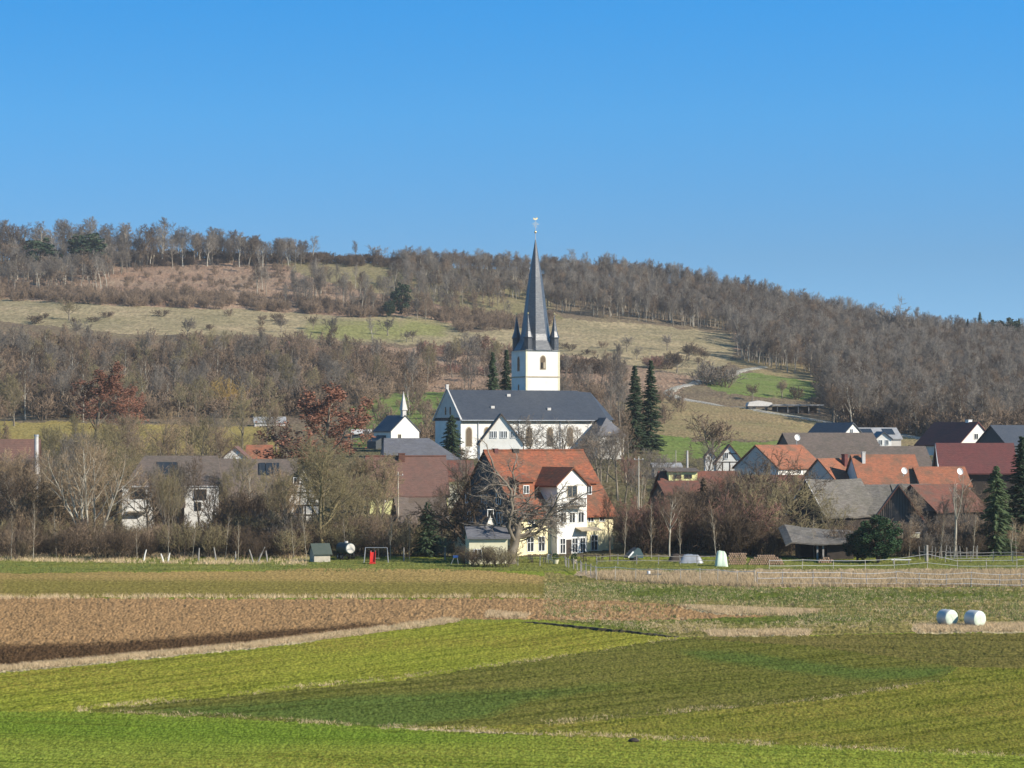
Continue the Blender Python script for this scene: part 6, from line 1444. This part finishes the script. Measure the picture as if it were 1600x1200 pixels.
for px, D, s, mt, lab in ((868, 297, .42, 'cream', 'cream planter pot at the left foot of the white bay'), (897, 297.5, .38, 'stone', 'stone planter pot in front of the white bay')):
    t = empty('planter', (wx(px, D), D, gz(px, D))); tag(t, lab, 'planter')
    MB().lathe([(s*.6,0),(s*.95,.45),(s,.5),(s*.85,.5),(s*.8,.42)], sides=12).build('pot', M[mt], t)
    T_, C_ = leaf_bush(int(px), .9, .4, 300, .07); C_.v = [v + Vector((0,0,.35)) for v in C_.v]; ob = bpy.data.objects.new('plant', arr_mesh('plant', C_, M['ivy'])); COL.objects.link(ob); ob.parent = t
def covered(name, cat, px, D, w_, h, dpt, mat, lab, rz=0, seed=3, flat=.5):
    """something under a sheet: lumpy cover over a real footprint"""
    rn = random.Random(seed); m = MB(); nx, ny = 10, 6; vs = []
    for i in range(nx+1):
        for j in range(ny+1):
            u = i/nx; v = j/ny; e = min(u, 1-u, v, 1-v); hh = h*(min(1, e*6)**flat)*(1 - .25*abs(u-.4) + rn.uniform(-.08,.08)) if e > 0 else 0
            vs.append(((u-.5)*w_*(1 + (.1 if hh < .1 else 0)), (v-.5)*dpt, hh))
    fs = [(i*(ny+1)+j, (i+1)*(ny+1)+j, (i+1)*(ny+1)+j+1, i*(ny+1)+j+1) for i in range(nx) for j in range(ny)]
    o = m.add(vs, fs).build(name, M[mat], None, True, (wx(px, D), D, gz(px, D) - .02), rz); tag(o, lab, cat); return o
covered('tarpaulin_heap', 'covered heap', 1127, 294, 1.35, 1.75, 1.3, 'mint', 'pale mint green tarpaulin thrown over a tall heap beside the log piles', 0, 5, .35)
t = empty('covered_cart', (wx(990, 304), 304, gz(990, 304)), .35); tag(t, 'hand cart under a peaked dark teal tarpaulin with one pale flap, right of the manor', 'covered cart')
cv = MB(); rn_ = random.Random(12); prof_ = [(-1.0, .42), (-.9, .75), (-.35, 1.15), (.25, 1.62), (.55, 1.5), (.95, .8), (1.0, .42)]
vs_c = [(x + rn_.uniform(-.05, .05), y, z + rn_.uniform(-.06, .06) - abs(y)*.12) for y in (-.7, -.3, .1, .45, .75) for x, z in prof_]
cv.add(vs_c, [(i*7+j, i*7+j+1, (i+1)*7+j+1, (i+1)*7+j) for i in range(4) for j in range(6)] + [tuple(range(7))[::-1], tuple(range(28, 35))]); cv.build('tarpaulin', M['teal'], t)
MB().add([(-1.02,-.74,.5),(-.38,-.76,1.18),(-.28,-.78,1.02),(-.95,-.78,.36)], [(0,1,2,3),(3,2,1,0)]).build('flap', M['white'], t)
MB().box(-.95,.95,-.6,.6,.34,.41).build('bed', M['timber'], t)
for sy in (-.72, .62): MB().tube([(0, sy, .3), (0, sy + .1, .3)], .3, 12).build('wheel', M['rubber'], t)
covered('covered_pile', 'covered pile', 1080, 300, 2.6, 1.0, 1.4, 'metal', 'grey sheet over a low pile behind the weathered fence', 0, 8, .4)
covered('covered_pile', 'covered pile', 1060, 303, 2.2, .9, 1.2, 'timber', 'dark low covered pile left of the grey sheeted one', .2, 11, .4)
t = empty('water_trough', (wx(1021, 271), 271, gz(1021, 271))); tag(t, 'low dark water trough with a white canister, behind the reeds', 'trough')
MB().prism([(-.75,.0),(.75,0),(.85,.42),(-.85,.42)], 'y', -.35, .35).build('basin', M['teal'], t); MB().tube([(-.5,0,.42),(-.5,0,.72)], .17, 8).build('canister', M['white'], t)
def log_pile(px, D, w_, h, lab, hump):
    t = empty('log_pile', (wx(px, D), D, gz(px, D))); tag(t, lab, 'log pile'); rn = random.Random(int(px)); r = .13; logs = MB(); ends = MB()
    z = r; row = 0
    while z < h:
        n = int(w_/(2*r)); 
        for i in range(n):
            x = -w_/2 + r + 2*r*i + (r if row % 2 else 0); top = h*(1 - (2*x/w_)**2*.75) if hump else h
            if z > top: continue
            q = r*rn.uniform(.75, 1.0); dy = rn.uniform(-.06,.06); logs.tube([(x,-.5+dy,z),(x,.5,z)], q, 7); ends.tube([(x,-.505+dy,z),(x,-.5+dy,z)], q*.9, 7)
        z += 2*r*.87; row += 1
    lo = logs.build('logs', M['logs'], t); tag(lo, kind='stuff'); e = ends.build('cut_faces', M['logface'], t); tag(e, kind='stuff')
M['logface'] = plain('sawn_log_ends', (0.50, 0.34, 0.22, 1), (0.36, 0.23, 0.15, 1), 3.0, 0.9)
log_pile(1152, 297, 2.2, 1.35, 'squared stack of split logs right of the mint tarpaulin', False)
log_pile(1197, 297, 4.2, 1.25, 'long humped pile of logs left of the open timber shed', True)
log_pile(1290, 300, 1.8, .7, 'small low log pile beside the post of the open timber shed', True)
t = empty('bench', (wx(1408, 298), 298, gz(1408, 298))); tag(t, 'low pale plank bench at the foot of the round ivy covered tree', 'bench')
MB().box(-1.15,1.15,-.2,.2,.40,.5).build('seat', M['plaster'], t)
for a in (-.9,.9): MB().box(a-.05,a+.05,-.15,.15,0,.4).build('leg', M['greywood'], t)
for px, lab in ((1408, 'cream beehive box under the pointed wooden gable, left one'), (1429, 'cream beehive box under the pointed wooden gable, right one')):
    t = empty('beehive', (wx(px, 312), 312, gz(px, 312))); tag(t, lab, 'beehive')
    MB().box(-.55,.55,-.3,.3,2.2,2.75).build('box', M['cream'], t); MB().box(-.65,.65,-.36,.36,2.76,2.85).build('lid', M['plaster_dirty'], t)
    for a in (-.45,.45): MB().box(a-.06,a+.06,-.2,.2,0,2.19).build('stand', M['timber'], t)
t = MB().lathe([(.30,0),(.24,.08),(.12,.15),(.01,.18)], sides=9).build('molehill', M['timber'], None, True, (wx(990, 127), 127, gz(990, 127))); tag(t, 'small dark earth heap low in the green field', 'earth heap')

# ------------------------------------------------------------------ grass and reeds: loose blades nobody could count
def hitD(px, y):
    """distance of the flat valley ground seen at a survey row"""
    return F*CZ/(y - HZ)
def blades(name, label, polys, n, h0, h1, mat, wid=.02, lean=.3, clump=5, seed=1, thin=None):
    r = np.random.default_rng(seed); out = []
    area = []
    for pl in polys:
        xs = [p[0] for p in pl]; ys = [p[1] for p in pl]; area.append((max(xs)-min(xs))*(max(ys)-min(ys)))
    for pl, a in zip(polys, area):
        xs = [p[0] for p in pl]; ys = [p[1] for p in pl]; m = int(n*a/sum(area)); k = 0
        px = r.uniform(min(xs), max(xs), m*2); y = r.uniform(min(ys), max(ys), m*2); ok = inpoly(px, y, pl)
        px, y = px[ok][:m], y[ok][:m]; D = F*CZ/(y-HZ); X = (px-800)*D/F
        if thin is not None:
            q = vnoise(X/thin, D/(thin*2), 55) > r.uniform(-.35, .25, len(X)); X, D = X[q], D[q]
        out.append(np.stack([X, D], 1))
    P = np.concatenate(out); P = np.repeat(P, clump, 0); n = len(P)
    P = P + r.normal(0, .09, P.shape); z = ground(P[:,0], P[:,1]); h = r.uniform(h0, h1, n); a = r.uniform(0, 6.28, n); l = h*r.normal(0, lean, n); l2 = h*r.normal(0, lean, n)
    b = np.stack([P[:,0], P[:,1], z-.03], 1); u = np.stack([np.cos(a)*wid, np.sin(a)*wid, np.zeros(n)], 1); t = b + np.stack([l, l2, h+.03], 1)
    V = np.stack([b-u, b+u, t], 1).reshape(-1, 3); f = np.arange(n*3, dtype=np.int32)
    me = bpy.data.meshes.new(name); me.vertices.add(n*3); me.vertices.foreach_set('co', V.astype(np.float32).ravel()); me.loops.add(n*3); me.loops.foreach_set('vertex_index', f)
    me.polygons.add(n); me.polygons.foreach_set('loop_start', np.arange(0, n*3, 3, dtype=np.int32)); me.polygons.foreach_set('loop_total', np.full(n, 3, np.int32)); me.update(calc_edges=True)
    me.materials.append(mat); o = bpy.data.objects.new(name, me); COL.objects.link(o); tag(o, label, None, None, 'stuff')
blades('reeds', 'dry tan reeds along the paddock fence', [[(930,896),(1183,900),(1183,918),(1050,912),(930,904)], [(1183,896),(1640,894),(1640,917),(1183,918)]], 15000, .2, .7, M['drygrass'], .022, .5, 5, 2)
blades('dry_grass', 'pale dry grass on the field verges', [[(-20,1046),(420,1003),(420,1010),(-20,1054)], [(400,1004),(700,966),(722,970),(700,974),(400,1012)]], 15000, .08, .30, M['drygrass'], .016, .8, 6, 3)
blades('dry_grass', 'pale dry grass around the bales and by the ditch', [[(1430,978),(1640,975),(1640,988),(1430,990)], [(1100,986),(1270,986),(1262,994),(1110,994)], [(1060,948),(1285,955),(1240,963),(1120,960)], [(760,957),(830,962),(820,968),(760,966)]], 9000, .08, .32, M['drygrass'], .018, .8, 5, 4)
blades('dry_grass', 'thin line of dry grass between green field and olive field', [[(120,1106),(360,1084),(640,1056),(640,1062),(360,1092),(120,1114)], [(560,1130),(930,1143),(1300,1165),(1600,1178),(1600,1184),(1300,1172),(930,1152),(560,1138)], [(640,1056),(1060,994),(1060,999),(640,1062)], [(850,1126),(1300,1088),(1480,1060),(1480,1065),(1300,1094),(850,1134)], [(120,1108),(350,1116),(600,1132),(600,1138),(350,1124),(120,1114)]], 13000, .04, .18, M['drygrass'], .012, .8, 4, 5, 1.5)
blades('dry_grass', 'dry grass fringe at the foot of the left hedge', [[(-20,866),(480,872),(480,884),(-20,878)], [(0,932),(860,933),(860,936),(0,936)]], 6000, .12, .5, M['drygrass'], .022, .6, 5, 6, 2.5)
blades('meadow_grass', 'tufts of rough grass on the meadow at the right', [[(850,905),(1640,918),(1640,975),(1270,985),(1050,990),(850,965)]], 13000, .06, .20, M['drygrass'], .016, .8, 5, 7, 3.0)
blades('meadow_grass', 'green grass tufts on lawn and field edge', [[(-20,872),(1640,874),(1640,893),(-20,895)], [(850,905),(1640,918),(1640,975),(850,965)]], 14000, .10, .30, M['greengrass'], .025, .4, 5, 8, 3.0)
# the ditch at the rim of the yellow green field: a real cut bank
def ditch(px0, y0, px1, y1, depth, wdt):
    a = np.array([wx(px0, hitD(px0, y0)), hitD(px0, y0)]); b = np.array([wx(px1, hitD(px1, y1)), hitD(px1, y1)]); n = 60; vs = []
    nrm = np.array([-(b-a)[1], (b-a)[0]]); nrm /= np.linalg.norm(nrm); rn = random.Random(4)
    if nrm[1] < 0: nrm = -nrm
    for i in range(n+1):
        p = a + (b-a)*i/n + nrm*rn.uniform(-.25,.25); z = float(ground(*p)); e = math.sin(math.pi*i/n)**.4
        for o_, h in ((0, -.1), (.15, depth*e*rn.uniform(.8,1.2)), (wdt*.6, depth*e), (wdt, -.1)):
            q = p + nrm*o_; vs.append((q[0], q[1], z + h))
    fs = [(i*4+j, (i+1)*4+j, (i+1)*4+j+1, i*4+j+1) for i in range(n) for j in range(3)]
    o = MB().add(vs, fs).build('ditch_bank', M['ditch'], None, False); tag(o, kind='structure')
M['ditch'] = plain('dark_earth_bank', (0.035,0.03,0.02,1), (0.07,0.06,0.03,1), 1.5, .95)
ditch(815, 972, 1055, 996, .17, .6)

# ------------------------------------------------------------------ air
bx = MB().box(-6600, 6600, -250, 6400, -140, 175)
m_ = bpy.data.materials.new('haze'); m_.use_nodes = True; n_ = m_.node_tree; n_.nodes.clear()
om = n_.nodes.new('ShaderNodeOutputMaterial'); pv_ = n_.nodes.new('ShaderNodeVolumePrincipled'); pv_.inputs['Color'].default_value = (0.86, 0.92, 1.0, 1); pv_.inputs['Density'].default_value = 0.00007; pv_.inputs['Anisotropy'].default_value = 0.0
n_.links.new(pv_.outputs['Volume'], om.inputs['Volume'])
hz = bx.build('haze', m_); tag(hz, 'thin bluish air over the valley', None, None, 'stuff')
